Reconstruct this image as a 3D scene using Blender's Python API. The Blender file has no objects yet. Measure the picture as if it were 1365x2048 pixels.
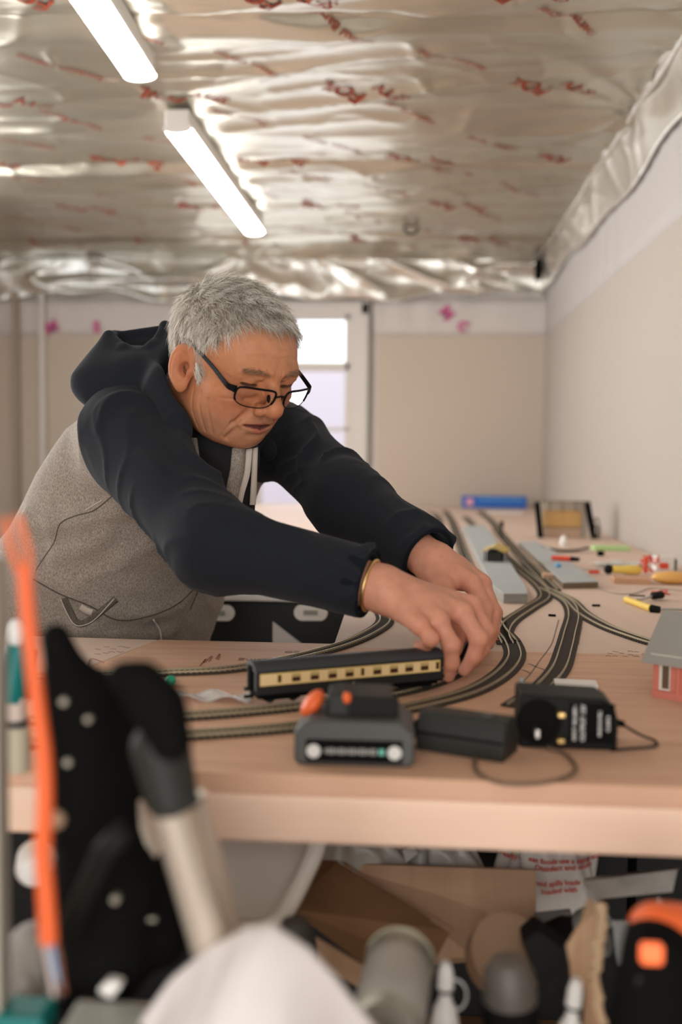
import bpy, bmesh, math, random
import numpy as np
from mathutils import Matrix, Vector

SC = bpy.context.scene
COL = SC.collection
PI = math.pi
random.seed(7)
RNG = np.random.default_rng(7)

# ------------------------------------------------------------------ camera, world, lights, exposure
CAM_H = 1.16            # eye height of the camera
BENCH_Z = 0.88          # top of the layout boards
FPX = 35.0 / 36.0 * 2048.0
def _camera_axes():
    y = np.array([140.0, 119.0, -FPX]); y /= np.linalg.norm(y)      # the room's long axis as the camera sees it
    r = math.radians(0.85)
    z = np.array([math.sin(r), math.cos(r), 0.0]); z -= y * z.dot(y); z /= np.linalg.norm(z)
    x = np.cross(y, z)
    return np.stack([x, y, z])       # rows: world axes in camera coordinates -> maps camera vectors to world
C2W = _camera_axes()
CAM = np.array([0.0, 0.0, CAM_H])
cam_data = bpy.data.cameras.new('camera')
cam = bpy.data.objects.new('camera', cam_data)
COL.objects.link(cam)
m = Matrix([list(C2W[0]) + [0.0], list(C2W[1]) + [0.0], list(C2W[2]) + [CAM_H], [0, 0, 0, 1]])
cam.matrix_world = m
cam_data.sensor_fit = 'VERTICAL'; cam_data.sensor_height = 36.0; cam_data.sensor_width = 24.0
cam_data.lens = 35.0; cam_data.clip_start = 0.02; cam_data.clip_end = 60
cam_data.dof.use_dof = True
cam_data.dof.focus_distance = 1.46
cam_data.dof.aperture_fstop = 2.3
SC.camera = cam

def direction(px, py):
    return C2W @ np.array([px - 682.5, 1024.0 - py, -FPX])
def at_y(px, py, y):
    d = direction(px, py); return CAM + d * (y / d[1])
def at_z(px, py, z=BENCH_Z):
    d = direction(px, py); return CAM + d * ((z - CAM_H) / d[2])

world = bpy.data.worlds.new('overcast_sky'); SC.world = world; world.use_nodes = True
wn = world.node_tree
bg = wn.nodes['Background']
bg.inputs['Color'].default_value = (0.93, 0.96, 1.0, 1); bg.inputs['Strength'].default_value = 2.2

def area_light(name, loc, look, sx, sy, power, col):
    l = bpy.data.lights.new(name, 'AREA'); l.shape = 'RECTANGLE'; l.size = sx; l.size_y = sy
    l.energy = power; l.color = col
    o = bpy.data.objects.new(name, l); COL.objects.link(o)
    o.location = loc
    o.rotation_euler = (Vector(look) - Vector(loc)).to_track_quat('-Z', 'Y').to_euler()
    return o
# daylight through the wide door opening on the left wall and the opening behind the photographer
area_light('daylight_side_door', (-2.36, 2.75, 1.35), (-0.2, 1.8, 1.0), 2.6, 1.6, 74, (1.0, 0.965, 0.925))
area_light('daylight_rear_door', (-0.2, -1.22, 1.12), (0.0, 1.5, 0.82), 1.6, 1.8, 27, (1.0, 0.95, 0.89))
area_light('daylight_far_window', (-0.65, 5.2, 1.45), (-0.5, 2.0, 0.8), 1.0, 1.0, 4, (0.96, 0.97, 1.0))

SC.view_settings.view_transform = 'Standard'; SC.view_settings.look = 'None'
SC.view_settings.gamma = 1.0; SC.view_settings.use_curve_mapping = False
SC.view_settings.exposure = 0.0
SC.cycles.use_denoising = True
SC.cycles.max_bounces = 8; SC.cycles.diffuse_bounces = 4; SC.cycles.glossy_bounces = 4
SC.cycles.sample_clamp_indirect = 6.0

# ------------------------------------------------------------------ helpers: things, parts, meshes
def tag(o, label=None, cat=None, group=None, kind=None):
    if label: o['label'] = label
    if cat: o['category'] = cat
    if group: o['group'] = group
    if kind: o['kind'] = kind
    return o
def thing(name, label, cat, loc=(0, 0, 0), rotz=0.0, group=None, rot=None):
    o = bpy.data.objects.new(name, None); COL.objects.link(o)
    o.location = loc; o.rotation_euler = rot if rot is not None else (0, 0, rotz)
    o.empty_display_size = 0.02
    return tag(o, label, cat, group)
def copy_tree(o, parent=None):
    c = o.copy(); COL.objects.link(c); c.parent = parent
    for ch in [k for k in COL.objects if k.parent == o]: copy_tree(ch, c)
    return c

class MB:
    """collects shapes; build() links them as ONE mesh object"""
    def __init__(s): s.v = []; s.f = []; s.n = 0
    def add(s, v, f, M=None):
        v = np.asarray(v, float)
        if M is not None:
            M = np.array(M); v = v @ M[:3, :3].T + M[:3, 3]
        s.v.append(v); s.f += [tuple(i + s.n for i in q) for q in f]; s.n += len(v); return s
    def box(s, c, d, M=None, rz=0.0):
        x, y, z = [k / 2 for k in d]
        v = np.array([(-x,-y,-z),(x,-y,-z),(x,y,-z),(-x,y,-z),(-x,-y,z),(x,-y,z),(x,y,z),(-x,y,z)])
        if rz:
            cs, sn = math.cos(rz), math.sin(rz); v = v @ np.array([[cs, sn, 0], [-sn, cs, 0], [0, 0, 1]])
        v = v + np.array(c)
        return s.add(v, [(0,3,2,1),(4,5,6,7),(0,1,5,4),(1,2,6,5),(2,3,7,6),(3,0,4,7)], M)
    def tube(s, pts, r, n=8, M=None, closed=False, caps=True):
        pts = [np.array(p, float) for p in pts]; k = len(pts)
        rr = [r] * k if np.isscalar(r) else list(r)
        tang = []
        for i in range(k):
            a = pts[(i - 1) % k] if (closed or i > 0) else pts[i]
            b = pts[(i + 1) % k] if (closed or i < k - 1) else pts[i]
            t = b - a; tang.append(t / (np.linalg.norm(t) + 1e-12))
        up = np.array([0, 0, 1.0]) if abs(tang[0][2]) < 0.9 else np.array([1.0, 0, 0])
        u = np.cross(tang[0], up); u /= np.linalg.norm(u)
        V = []
        for i in range(k):
            u = u - tang[i] * u.dot(tang[i]); u /= (np.linalg.norm(u) + 1e-12)
            w = np.cross(tang[i], u)
            for j in range(n):
                a = 2 * PI * j / n
                V.append(pts[i] + rr[i] * (math.cos(a) * u + math.sin(a) * w))
        F = []
        for i in range(k if closed else k - 1):
            for j in range(n):
                a = i * n + j; b = i * n + (j + 1) % n
                c = ((i + 1) % k) * n + (j + 1) % n; d = ((i + 1) % k) * n + j
                F.append((a, b, c, d))
        if caps and not closed:
            F.append(tuple(range(n - 1, -1, -1))); F.append(tuple((k - 1) * n + j for j in range(n)))
        return s.add(V, F, M)
    def cyl(s, a, b, r, n=24, r2=None, M=None):
        return s.tube([a, b], [r, r if r2 is None else r2], n, M)
    def lathe(s, prof, n=32, M=None):
        V = []; F = []
        for (r, z) in prof:
            for j in range(n): V.append((r * math.cos(2*PI*j/n), r * math.sin(2*PI*j/n), z))
        for i in range(len(prof) - 1):
            for j in range(n):
                F.append((i*n+j, i*n+(j+1) % n, (i+1)*n+(j+1) % n, (i+1)*n+j))
        F.append(tuple(range(n - 1, -1, -1))); F.append(tuple((len(prof)-1)*n + j for j in range(n)))
        return s.add(V, F, M)
    def prism(s, poly, z0, z1, M=None):
        k = len(poly)
        V = [(x, y, z0) for x, y in poly] + [(x, y, z1) for x, y in poly]
        F = [tuple(range(k - 1, -1, -1)), tuple(range(k, 2 * k))]
        F += [(i, (i+1) % k, k + (i+1) % k, k + i) for i in range(k)]
        return s.add(V, F, M)
    def ball(s, c, r, n=16, M=None):
        r = (r, r, r) if np.isscalar(r) else r
        V = []; F = []
        h = n // 2
        for i in range(h + 1):
            t = PI * i / h
            for j in range(n):
                p = 2 * PI * j / n
                V.append((c[0] + r[0]*math.sin(t)*math.cos(p), c[1] + r[1]*math.sin(t)*math.sin(p), c[2] - r[2]*math.cos(t)))
        for i in range(h):
            for j in range(n):
                F.append((i*n+j, i*n+(j+1) % n, (i+1)*n+(j+1) % n, (i+1)*n+j))
        return s.add(V, F, M)
    def grid(s, fn, nu, nv, M=None):
        V = [fn(i / nu, j / nv) for j in range(nv + 1) for i in range(nu + 1)]
        F = [(j*(nu+1)+i, j*(nu+1)+i+1, (j+1)*(nu+1)+i+1, (j+1)*(nu+1)+i) for j in range(nv) for i in range(nu)]
        return s.add(V, F, M)
    def sheet(s, fn, nu, nv, t, M=None):
        """grid with thickness t (closed)"""
        P = np.array([fn(i / nu, j / nv) for j in range(nv + 1) for i in range(nu + 1)], float).reshape(nv+1, nu+1, 3)
        du = np.gradient(P, axis=1); dv = np.gradient(P, axis=0)
        N = np.cross(du, dv); N /= (np.linalg.norm(N, axis=2, keepdims=True) + 1e-12)
        A = (P + N * t / 2).reshape(-1, 3); B = (P - N * t / 2).reshape(-1, 3); k = len(A)
        F = []
        g = lambda i, j: j * (nu + 1) + i
        for j in range(nv):
            for i in range(nu):
                F.append((g(i,j), g(i+1,j), g(i+1,j+1), g(i,j+1)))
                F.append((k+g(i,j+1), k+g(i+1,j+1), k+g(i+1,j), k+g(i,j)))
        for i in range(nu):
            F.append((g(i+1,0), g(i,0), k+g(i,0), k+g(i+1,0)))
            F.append((g(i,nv), g(i+1,nv), k+g(i+1,nv), k+g(i,nv)))
        for j in range(nv):
            F.append((g(0,j), g(0,j+1), k+g(0,j+1), k+g(0,j)))
            F.append((g(nu,j+1), g(nu,j), k+g(nu,j), k+g(nu,j+1)))
        return s.add(np.vstack([A, B]), F, M)
    def build(s, name, mat, parent=None, smooth=False, bevel=0.0, seg=2):
        me = bpy.data.meshes.new(name)
        me.from_pydata(np.vstack(s.v).tolist(), [], s.f); me.update()
        bm = bmesh.new(); bm.from_mesh(me); bmesh.ops.recalc_face_normals(bm, faces=bm.faces); bm.to_mesh(me); bm.free()
        return link(name, me, mat, parent, smooth, bevel, seg)
def link(name, me, mat, parent=None, smooth=False, bevel=0.0, seg=2):
    if mat is not None: me.materials.append(mat)
    if smooth:
        me.polygons.foreach_set('use_smooth', [True] * len(me.polygons))
    o = bpy.data.objects.new(name, me); COL.objects.link(o); o.parent = parent
    if bevel:
        b = o.modifiers.new('bevel', 'BEVEL'); b.width = bevel; b.segments = seg; b.limit_method = 'ANGLE'
        b.angle_limit = math.radians(35); b.harden_normals = False
        if not smooth: pass
    if smooth == 'auto' or (smooth and bevel):
        try: me.set_sharp_from_angle(angle=math.radians(40))
        except Exception: pass
    return o
def T(loc=(0, 0, 0), rx=0, ry=0, rz=0, s=1.0):
    return Matrix.Translation(loc) @ Matrix.Rotation(rz, 4, 'Z') @ Matrix.Rotation(ry, 4, 'Y') @ Matrix.Rotation(rx, 4, 'X') @ Matrix.Scale(s, 4)
def spline(P, n=8, closed=False):
    P = [np.array(p, float) for p in P]; out = []; k = len(P)
    rng = range(k if closed else k - 1)
    for i in rng:
        if closed: a, b, c, d = P[(i-1) % k], P[i], P[(i+1) % k], P[(i+2) % k]
        else: a, b, c, d = P[max(i-1, 0)], P[i], P[i+1], P[min(i+2, k-1)]
        for j in range(n):
            t = j / n
            out.append(0.5 * ((2*b) + (c-a)*t + (2*a-5*b+4*c-d)*t*t + (3*b-a-3*c+d)*t**3))
    if not closed: out.append(P[-1])
    return out
def text_mesh(name, body, size, mat, M, parent=None, extrude=0.0002, align='CENTER', bold=0.0, fn=None):
    cu = bpy.data.curves.new(name, 'FONT'); cu.body = body; cu.size = size; cu.extrude = extrude
    cu.align_x = align; cu.align_y = 'CENTER'; cu.offset = bold; cu.resolution_u = 3
    o = bpy.data.objects.new(name, cu); COL.objects.link(o)
    dg = bpy.context.evaluated_depsgraph_get()
    me = bpy.data.meshes.new_from_object(o.evaluated_get(dg))
    bpy.data.objects.remove(o)
    me.transform(M)
    if fn is not None:
        for v in me.vertices: v.co = fn(v.co)
    me.materials.clear()
    return link(name, me, mat, parent)

# ------------------------------------------------------------------ materials (all procedural)
def mat(name, col, rough=0.6, metal=0.0, spec=0.5, noise=None, bump=None, emit=None, alpha=1.0, trans=0.0, sheen=0.0, sss=0.0, coord='Object', ior=1.45):
    """noise = (scale, amount, second colour, stretch xyz); bump = (scale, strength, stretch)"""
    m = bpy.data.materials.new(name); m.use_nodes = True
    nt = m.node_tree; N = nt.nodes; L = nt.links; b = N['Principled BSDF']
    b.inputs['Base Color'].default_value = (*col, 1); b.inputs['Roughness'].default_value = rough
    b.inputs['Metallic'].default_value = metal; b.inputs['Specular IOR Level'].default_value = spec
    b.inputs['IOR'].default_value = ior
    if sheen: b.inputs['Sheen Weight'].default_value = sheen; b.inputs['Sheen Roughness'].default_value = 0.5
    if trans: b.inputs['Transmission Weight'].default_value = trans
    if sss:
        b.inputs['Subsurface Weight'].default_value = sss; b.inputs['Subsurface Radius'].default_value = (0.012, 0.004, 0.002)
        b.inputs['Subsurface Scale'].default_value = 1.0
    if alpha < 1: b.inputs['Alpha'].default_value = alpha
    if emit: b.inputs['Emission Color'].default_value = (*emit[0], 1); b.inputs['Emission Strength'].default_value = emit[1]
    if noise or bump:
        tc = N.new('ShaderNodeTexCoord')
    if noise:
        sc, amt, c2 = noise[:3]; st = noise[3] if len(noise) > 3 else (1, 1, 1)
        mp = N.new('ShaderNodeMapping'); mp.inputs['Scale'].default_value = st
        L.new(tc.outputs[coord], mp.inputs['Vector'])
        nz = N.new('ShaderNodeTexNoise'); nz.inputs['Scale'].default_value = sc; nz.inputs['Detail'].default_value = 5
        L.new(mp.outputs[0], nz.inputs['Vector'])
        rp = N.new('ShaderNodeValToRGB'); rp.color_ramp.elements[0].position = 0.5 - 0.35 * (1 - amt * 0.6); rp.color_ramp.elements[1].position = 0.5 + 0.35 * (1 - amt * 0.6)
        rp.color_ramp.elements[0].color = (*c2, 1); rp.color_ramp.elements[1].color = (*col, 1)
        L.new(nz.outputs['Fac'], rp.inputs['Fac']); L.new(rp.outputs['Color'], b.inputs['Base Color'])
    if bump:
        sc, stn = bump[:2]; st = bump[2] if len(bump) > 2 else (1, 1, 1)
        mp2 = N.new('ShaderNodeMapping'); mp2.inputs['Scale'].default_value = st
        L.new(tc.outputs[coord], mp2.inputs['Vector'])
        nb = N.new('ShaderNodeTexNoise'); nb.inputs['Scale'].default_value = sc; nb.inputs['Detail'].default_value = 4
        L.new(mp2.outputs[0], nb.inputs['Vector'])
        bp = N.new('ShaderNodeBump'); bp.inputs['Strength'].default_value = stn; bp.inputs['Distance'].default_value = 0.002
        L.new(nb.outputs['Fac'], bp.inputs['Height']); L.new(bp.outputs[0], b.inputs['Normal'])
    return m

M = {}
M['plaster'] = mat('pale_plasterboard', (0.555, 0.475, 0.395), 0.9, noise=(1.5, 0.2, (0.53, 0.45, 0.375)))
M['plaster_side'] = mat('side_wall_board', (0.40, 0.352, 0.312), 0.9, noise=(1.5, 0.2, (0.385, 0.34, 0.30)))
M['membrane'] = mat('white_membrane', (0.62, 0.57, 0.54), 0.55, bump=(6, 0.6, (6, 6, 0.6)))
M['foil'] = mat('silver_foil', (0.60, 0.58, 0.50), 0.30, metal=0.90, noise=(2.2, 0.4, (0.46, 0.43, 0.35)), bump=(9, 0.9, (1, 2.5, 1)))
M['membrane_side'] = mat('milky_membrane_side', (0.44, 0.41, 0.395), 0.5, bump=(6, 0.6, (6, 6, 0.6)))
M['foil_wall'] = mat('silver_foil_wall', (0.72, 0.70, 0.65), 0.26, metal=0.85, bump=(16, 0.9, (2.5, 1, 1)))
M['red_print'] = mat('red_print', (0.27, 0.05, 0.025), 0.7, spec=0.1)
M['pink_print'] = mat('pink_print', (0.58, 0.10, 0.28), 0.7)
M['concrete'] = mat('concrete_floor', (0.30, 0.27, 0.24), 0.85, noise=(6, 0.3, (0.22, 0.20, 0.18)))
M['ply_near'] = mat('plywood_warm', (0.72, 0.44, 0.30), 0.62, noise=(7, 0.15, (0.52, 0.29, 0.185), (0.7, 7, 1)), bump=(60, 0.15, (0.3, 4, 1)))
M['ply_far'] = mat('plywood_pale', (0.67, 0.50, 0.405), 0.6, noise=(8, 0.1, (0.62, 0.455, 0.365), (5, 0.5, 1)))
M['timber'] = mat('planed_pine', (0.86, 0.63, 0.49), 0.6, noise=(5, 0.15, (0.78, 0.51, 0.375), (0.6, 6, 9)))
M['white_plastic'] = mat('white_plastic', (0.80, 0.77, 0.73), 0.45)
M['upvc'] = mat('white_window_frame', (0.66, 0.62, 0.58), 0.4)
M['black'] = mat('black_plastic', (0.010, 0.010, 0.009), 0.5, spec=0.12)
M['black_matt'] = mat('black_matt', (0.006, 0.006, 0.0055), 0.8, spec=0.04)
M['black_soft'] = mat('charcoal_plastic', (0.026, 0.026, 0.023), 0.5, spec=0.25)
M['orange'] = mat('orange_plastic', (0.80, 0.13, 0.03), 0.45)
M['steel'] = mat('steel', (0.55, 0.53, 0.50), 0.3, metal=1.0)
M['brass'] = mat('brass', (0.70, 0.48, 0.20), 0.35, metal=1.0)
M['diffuser'] = mat('lamp_diffuser', (1, 1, 1), 0.5, emit=((1.0, 0.985, 0.95), 22.0))
M['glass'] = mat('window_glass', (1, 1, 1), 0.03, trans=1.0, ior=1.01)
M['teal'] = mat('teal_plastic', (0.0, 0.16, 0.15), 0.45)
M['yellow'] = mat('yellow_plastic', (0.80, 0.56, 0.10), 0.4)
M['red'] = mat('red_plastic', (0.72, 0.07, 0.03), 0.4)
M['card'] = mat('brown_cardboard', (0.60, 0.39, 0.25), 0.85, noise=(50, 0.1, (0.455, 0.285, 0.17), (1, 0.1, 0.1)))
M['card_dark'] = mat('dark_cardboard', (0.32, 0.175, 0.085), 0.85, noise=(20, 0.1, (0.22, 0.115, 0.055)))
# ------------------------------------------------------------------ the room
XR, XL, YB, YF, ZC = 0.70, -2.45, 5.30, -1.32, 2.20
ZP = 1.775     # top of the plasterboard sheets
def wav(x, y, s):
    """smooth pseudo noise in [-1, 1]"""
    return (np.sin(x*1.7*s + 1.3*np.sin(y*2.3*s + 0.7)) + np.sin(y*3.1*s + 1.7*np.sin(x*1.1*s + 2.1)) + np.sin((x+y)*2.3*s + 1.1*np.sin((x-y)*1.9*s)))/3
def ceil_h(x, y):
    x = np.asarray(x, float); y = np.asarray(y, float)
    h = 0.014 * wav(x*0.8, y*2.2, 1.2)
    r = 1 - np.abs(wav(x*0.55 + 3, y*1.9 + 0.25*np.sin(x*2.2), 1.7))
    h = h + 0.014 * r**4
    r2 = 1 - np.abs(wav(x*0.9 - 1, y*3.7 + 0.3*x, 1.9))
    h = h + 0.0065 * r2**5
    r3 = 1 - np.abs(wav(x*2.3 + y, y*2.1 - x, 2.2))
    h = h + 0.005 * r3**6
    # taut creases fanning from the fixing point at the right edge
    dx = x - 0.66; dy = y - 3.0
    a = np.arctan2(dy, -dx); rr = np.sqrt(dx*dx + dy*dy)
    h = h + 0.012 * np.exp(-rr*1.6) * np.abs(np.sin(a*7))**1.5
    # seams where the sheets are lapped over the joists
    for ys in (1.2, 2.35, 3.55, 4.7):
        h = h - 0.016 * np.exp(-((y - ys - 0.03*np.sin(x*3))/0.022)**2) + 0.014 * np.exp(-((y - ys - 0.07)/0.05)**2)
    return ZC - 0.03 - h
def grid_mesh(name, X, Y, Z, mat_, kind=None, parent=None):
    nv, nu = X.shape
    V = np.stack([X, Y, Z], -1).reshape(-1, 3)
    idx = np.arange(nu*nv).reshape(nv, nu)
    F = np.stack([idx[:-1, :-1], idx[:-1, 1:], idx[1:, 1:], idx[1:, :-1]], -1).reshape(-1, 4)
    me = bpy.data.meshes.new(name); me.from_pydata(V.tolist(), [], F.tolist()); me.update()
    o = link(name, me, mat_, parent, smooth=True)
    if kind: o['kind'] = kind
    return o
gx, gy = np.meshgrid(np.linspace(XL, XR - 0.05, 300), np.linspace(YF, YB, 520))
ceiling = grid_mesh('ceiling', gx, gy, ceil_h(gx, gy), M['foil'], 'structure')
sd = ceiling.modifiers.new('thickness', 'SOLIDIFY'); sd.thickness = 0.01; sd.offset = 1

floor = MB().box(((XL+XR)/2, (YB+YF)/2, -0.02), (XR-XL+0.3, YB-YF+0.3, 0.04)).build('floor', M['concrete']); floor['kind'] = 'structure'

# right wall: board below, milky membrane above, foil turned down from the ceiling
wr = MB().box((XR+0.03, (YB+YF)/2, 1.13), (0.06, YB-YF, 2.26)).build('wall_right', M['membrane']); wr['kind'] = 'structure'
for k, (y0, y1) in enumerate(((YF, -0.6), (-0.595, 1.8), (1.805, 4.2), (4.205, YB))):
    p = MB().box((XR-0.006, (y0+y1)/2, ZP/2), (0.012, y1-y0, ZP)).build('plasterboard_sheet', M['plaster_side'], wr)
def side_membrane(u, v):
    y = YF + (YB-YF)*u; z = ZP - 0.012 + (ZC-ZP)*v
    return (XR - 0.004 - 0.005*math.sin(y*11 + 1.5*math.sin(y*5))**2 - (0.004+0.004*v)*math.sin(y*31)**2*v, y, z)
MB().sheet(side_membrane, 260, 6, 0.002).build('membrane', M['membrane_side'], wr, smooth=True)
def foil_turn(u, v):
    y = YF + (YB-YF)*u
    zb = 2.005 + 0.012*math.sin(y*3.1) + 0.01*math.sin(y*7.3)
    z = ZC - 0.02 + (zb - ZC + 0.02)*v
    bow = 0.035*(1-v) + (1-0.8*v)*(0.026*float(1-abs(wav(y*1.5+v*0.45, v*0.35, 1.5)))**2 + 0.010*float(1-abs(wav(y*3.7-v*0.5, v*0.5+y, 1.7)))**3)
    return (XR - 0.02 - bow, y, z)
MB().sheet(foil_turn, 300, 14, 0.0015).build('foil_strip', M['foil_wall'], wr, smooth=True)
MB().tube([(XR-0.072, y, ZC-0.055 + 0.006*math.sin(y*9)) for y in np.linspace(YF, YB-0.02, 60)], 0.008, 6).build('batten', M['foil_wall'], wr)

# far wall with a glazed door in it
WX0, WX1, WZ1 = at_y(470, 608, YB)[0], at_y(738, 608, YB)[0], at_y(700, 606, YB)[2]
wb = MB()
for (x0, x1, z0, z1) in ((XL-0.1, WX0, 0, ZC+0.05), (WX1, XR+0.06, 0, ZC+0.05), (WX0, WX1, WZ1, ZC+0.05)):
    wb.box(((x0+x1)/2, YB+0.06, (z0+z1)/2), (x1-x0, 0.12, z1-z0))
wb = wb.build('wall_back', M['membrane']); wb['kind'] = 'structure'
ya = YB - 0.006
for (x0, x1, zt) in ((WX1+0.05, XR, ZP), (at_y(88, 700, YB)[0], WX0-0.05, ZP+0.0), (XL, at_y(84, 700, YB)[0], ZP-0.01)):
    MB().box(((x0+x1)/2, ya, zt/2), (x1-x0, 0.012, zt)).build('plasterboard_sheet', M['plaster'], wb)
def back_membrane(x0, x1):
    def f(u, v):
        x = x0 + (x1-x0)*u; z = ZP + (ZC-0.23-ZP)*v
        return (x, YB - 0.006 - 0.008*math.sin(x*13 + 2*math.sin(x*4))**2*v, z)
    return f
MB().sheet(back_membrane(WX1+0.02, XR), 60, 4, 0.002).build('membrane', M['membrane'], wb, smooth=True)
MB().sheet(back_membrane(XL, WX0-0.02), 120, 4, 0.002).build('membrane', M['membrane'], wb, smooth=True)
def back_foil(u, v):
    x = XL + (XR-XL-0.03)*u
    zb = 1.965 + 0.03*math.sin(x*4.3)*math.sin(x*1.9+1) + 0.012*math.sin(x*15)
    z = ZC - 0.03 + (zb-ZC+0.03)*v
    r = (1-abs(math.sin(x*4.5 + 2.5*math.sin(z*9 + x*2))))**2
    r2 = float(1-abs(wav(x*1.5+v*0.5, v*0.7-x*0.6, 1.5)))**2; r3 = float(1-abs(wav(x*3.5-v*0.5, v*0.9+x, 1.6)))**3
    return (x, YB - 0.02 - 0.030*r*math.sin(PI*min(1, v*1.05)) - 0.034*r2 - 0.010*r3 - 0.02*(1-v), z)
MB().sheet(back_foil, 320, 26, 0.0015).build('foil_skirt', M['foil_wall'], wb, smooth=True)
trim_y = YB - 0.045
t1 = MB().box(((XL+XR)/2, trim_y, ZC-0.035), (XR-XL-0.1, 0.05, 0.012)).build('trim_1', M['foil_wall']); t1['kind'] = 'structure'
for (px, w) in ((33, 0.030), (86, 0.026)):
    p = at_y(px, 760, YB-0.03)
    t = MB().box((p[0], YB-0.03, 1.0), (w, 0.035, 2.0)).build('trim_2' if px < 50 else 'trim_3', mat('grey_upright', (0.36, 0.30, 0.24), 0.6) if px < 50 else M['upvc'], bevel=0.003); t['kind'] = 'structure'
# pink letters sprayed on the membrane
def wall_text(body, px, py, size, ry, flip=False):
    p = at_y(px, py, YB-0.022)
    Mx = Matrix.Translation(p) @ Matrix.Rotation(PI/2, 4, 'X') @ Matrix.Rotation(ry, 4, 'Z')
    text_mesh('lettering', body, size, M['pink_print'], Mx, wb, bold=0.004)
wall_text('M', 893, 627, 0.085, -0.9); wall_text('C', 925, 653, 0.07, -0.6)
wall_text('M', 103, 655, 0.09, 0.4); wall_text('S', 193, 655, 0.08, 0.1)

# left wall with a wide daylight opening, front wall with a doorway
wl = MB()
for (y0, y1, z0, z1) in ((YF, 1.4, 0, 2.26), (4.15, YB, 0, 2.26), (1.4, 4.15, 2.16, 2.26), (1.4, 4.15, 0, 0.45)):
    wl.box((XL-0.05, (y0+y1)/2, (z0+z1)/2), (0.1, y1-y0, z1-z0))
wl = wl.build('wall_left', M['plaster']); wl['kind'] = 'structure'
wf = MB()
for (x0, x1, z0, z1) in ((XL-0.1, -1.05, 0, 2.26), (0.65, XR+0.06, 0, 2.26), (-1.05, 0.65, 2.12, 2.26), (-1.05, 0.65, 0, 0.2)):
    wf.box(((x0+x1)/2, YF-0.05, (z0+z1)/2), (x1-x0, 0.1, z1-z0))
wf = wf.build('wall_front', M['plaster']); wf['kind'] = 'structure'

# far glazed door
dw = WX1 - WX0
door = bpy.data.objects.new('door_1', None); COL.objects.link(door); door.location = ((WX0+WX1)/2, YB+0.03, 0); door['kind'] = 'structure'
fr = MB()
fr.box((-dw/2+0.03, 0, WZ1/2), (0.06, 0.07, WZ1)); fr.box((dw/2-0.02, 0, WZ1/2), (0.04, 0.07, WZ1)); fr.box((0, 0, WZ1-0.03), (dw, 0.07, 0.06))
fr.build('door_frame', M['upvc'], door, bevel=0.004)
lf = MB()
xa, xb = -dw/2+0.06, dw/2-0.045
zbars = [at_y(650, y, YB)[2] for y in (632, 733, 858, 1012, 1100)]
lf.box((xa+0.05, 0.0, WZ1/2), (0.07, 0.05, WZ1-0.06)); lf.box((xb-0.035, 0.0, WZ1/2), (0.085, 0.05, WZ1-0.06))
lf.box(((xa+xb)/2, 0, 0.2), (xb-xa, 0.05, 0.4))
for z, h in zip(zbars, (0.035, 0.045, 0.02, 0.02, 0.03)): lf.box(((xa+xb)/2, 0, z), (xb-xa-0.1, 0.05, h))
lf.build('door_leaf', M['upvc'], door, bevel=0.004)
zz = [WZ1-0.06] + zbars[1:] + [0.4]
for a, b in zip(zz[:-1], zz[1:]):
    MB().box(((xa+xb)/2, 0.0, (a+b)/2), (xb-xa-0.13, 0.006, a-b-0.02)).build('glass_pane', M['glass'], door)
MB().box((dw/2+0.012, -0.04, WZ1/2+0.01), (0.012, 0.02, WZ1+0.03)).build('door_seal', mat('grey_green_seal', (0.16, 0.16, 0.13), 0.6), door)
MB().box((0, -0.04, WZ1+0.018), (dw+0.03, 0.02, 0.014)).build('door_seal', bpy.data.materials['grey_green_seal'], door)
# garden wall outside the glazed door
gw = MB()
garden = tag(MB().box((-0.6, 8.2, 0.93), (5.0, 0.12, 1.86)).build('garden_wall', mat('pale_render', (0.62, 0.56, 0.62), 0.9)), 'pale lilac garden wall seen through the glazed door', 'wall')
yard = MB().box((-0.6, 7.0, -0.04), (6.0, 3.1, 0.06)).build('yard_floor', M['concrete']); yard['kind'] = 'structure'

# ceiling print: red repeated lettering along diagonal lines, set on the foil
ROT = math.radians(43)
def on_foil(co):
    x, y = co.x, co.y
    return Vector((x, y, float(ceil_h(x, y)) - 0.0035 + (co.z)))
def foil_text(body, x, y, size, bold):
    # read from below, letters upside down towards the camera
    Mx = Matrix.Translation((x, y, 0)) @ Matrix.Rotation(ROT + PI, 4, 'Z') @ Matrix.Rotation(PI, 4, 'X')
    o = text_mesh('foil_lettering', body, size, M['red_print'], Mx, ceiling, extrude=0.0, bold=bold, fn=on_foil, align='CENTER')
ux, uy = math.cos(ROT), math.sin(ROT); vx, vy = -uy, ux
p0 = at_z(1060, 190, ZC-0.03)      # a FOIL stamp on the line through the right hand corner
bp = at_z(1060, 170, ZC-0.03)
for li in range(-2, 9):
    for s_i in range(-4, 5):
        ph = -0.37 * li
        s = s_i * 0.92 + ph
        ox, oy = bp[0] + vx * 0.36 * li, bp[1] + vy * 0.36 * li
        cx, cy = ox + ux * s, oy + uy * s
        if not (-2.0 < cx < 0.55 and 1.3 < cy < 5.0): continue
        foil_text('FOIL', cx, cy, 0.074, 0.0014)
        cx2, cy2 = cx + ux*0.115 - vx*0.078, cy + uy*0.115 - vy*0.078
        if cx2 < 0.58: foil_text('SFTV', cx2, cy2, 0.056, 0.0010)
        for dd, w in ((0.26, 'Thermal Barrier'), (0.62, 'Insulation Thermo')):
            cx3, cy3 = cx + ux*dd, cy + uy*dd
            if cx3 + 0.1 < 0.6 and cy3 < 4.95: foil_text(w, cx3, cy3, 0.032, 0.0003)

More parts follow.
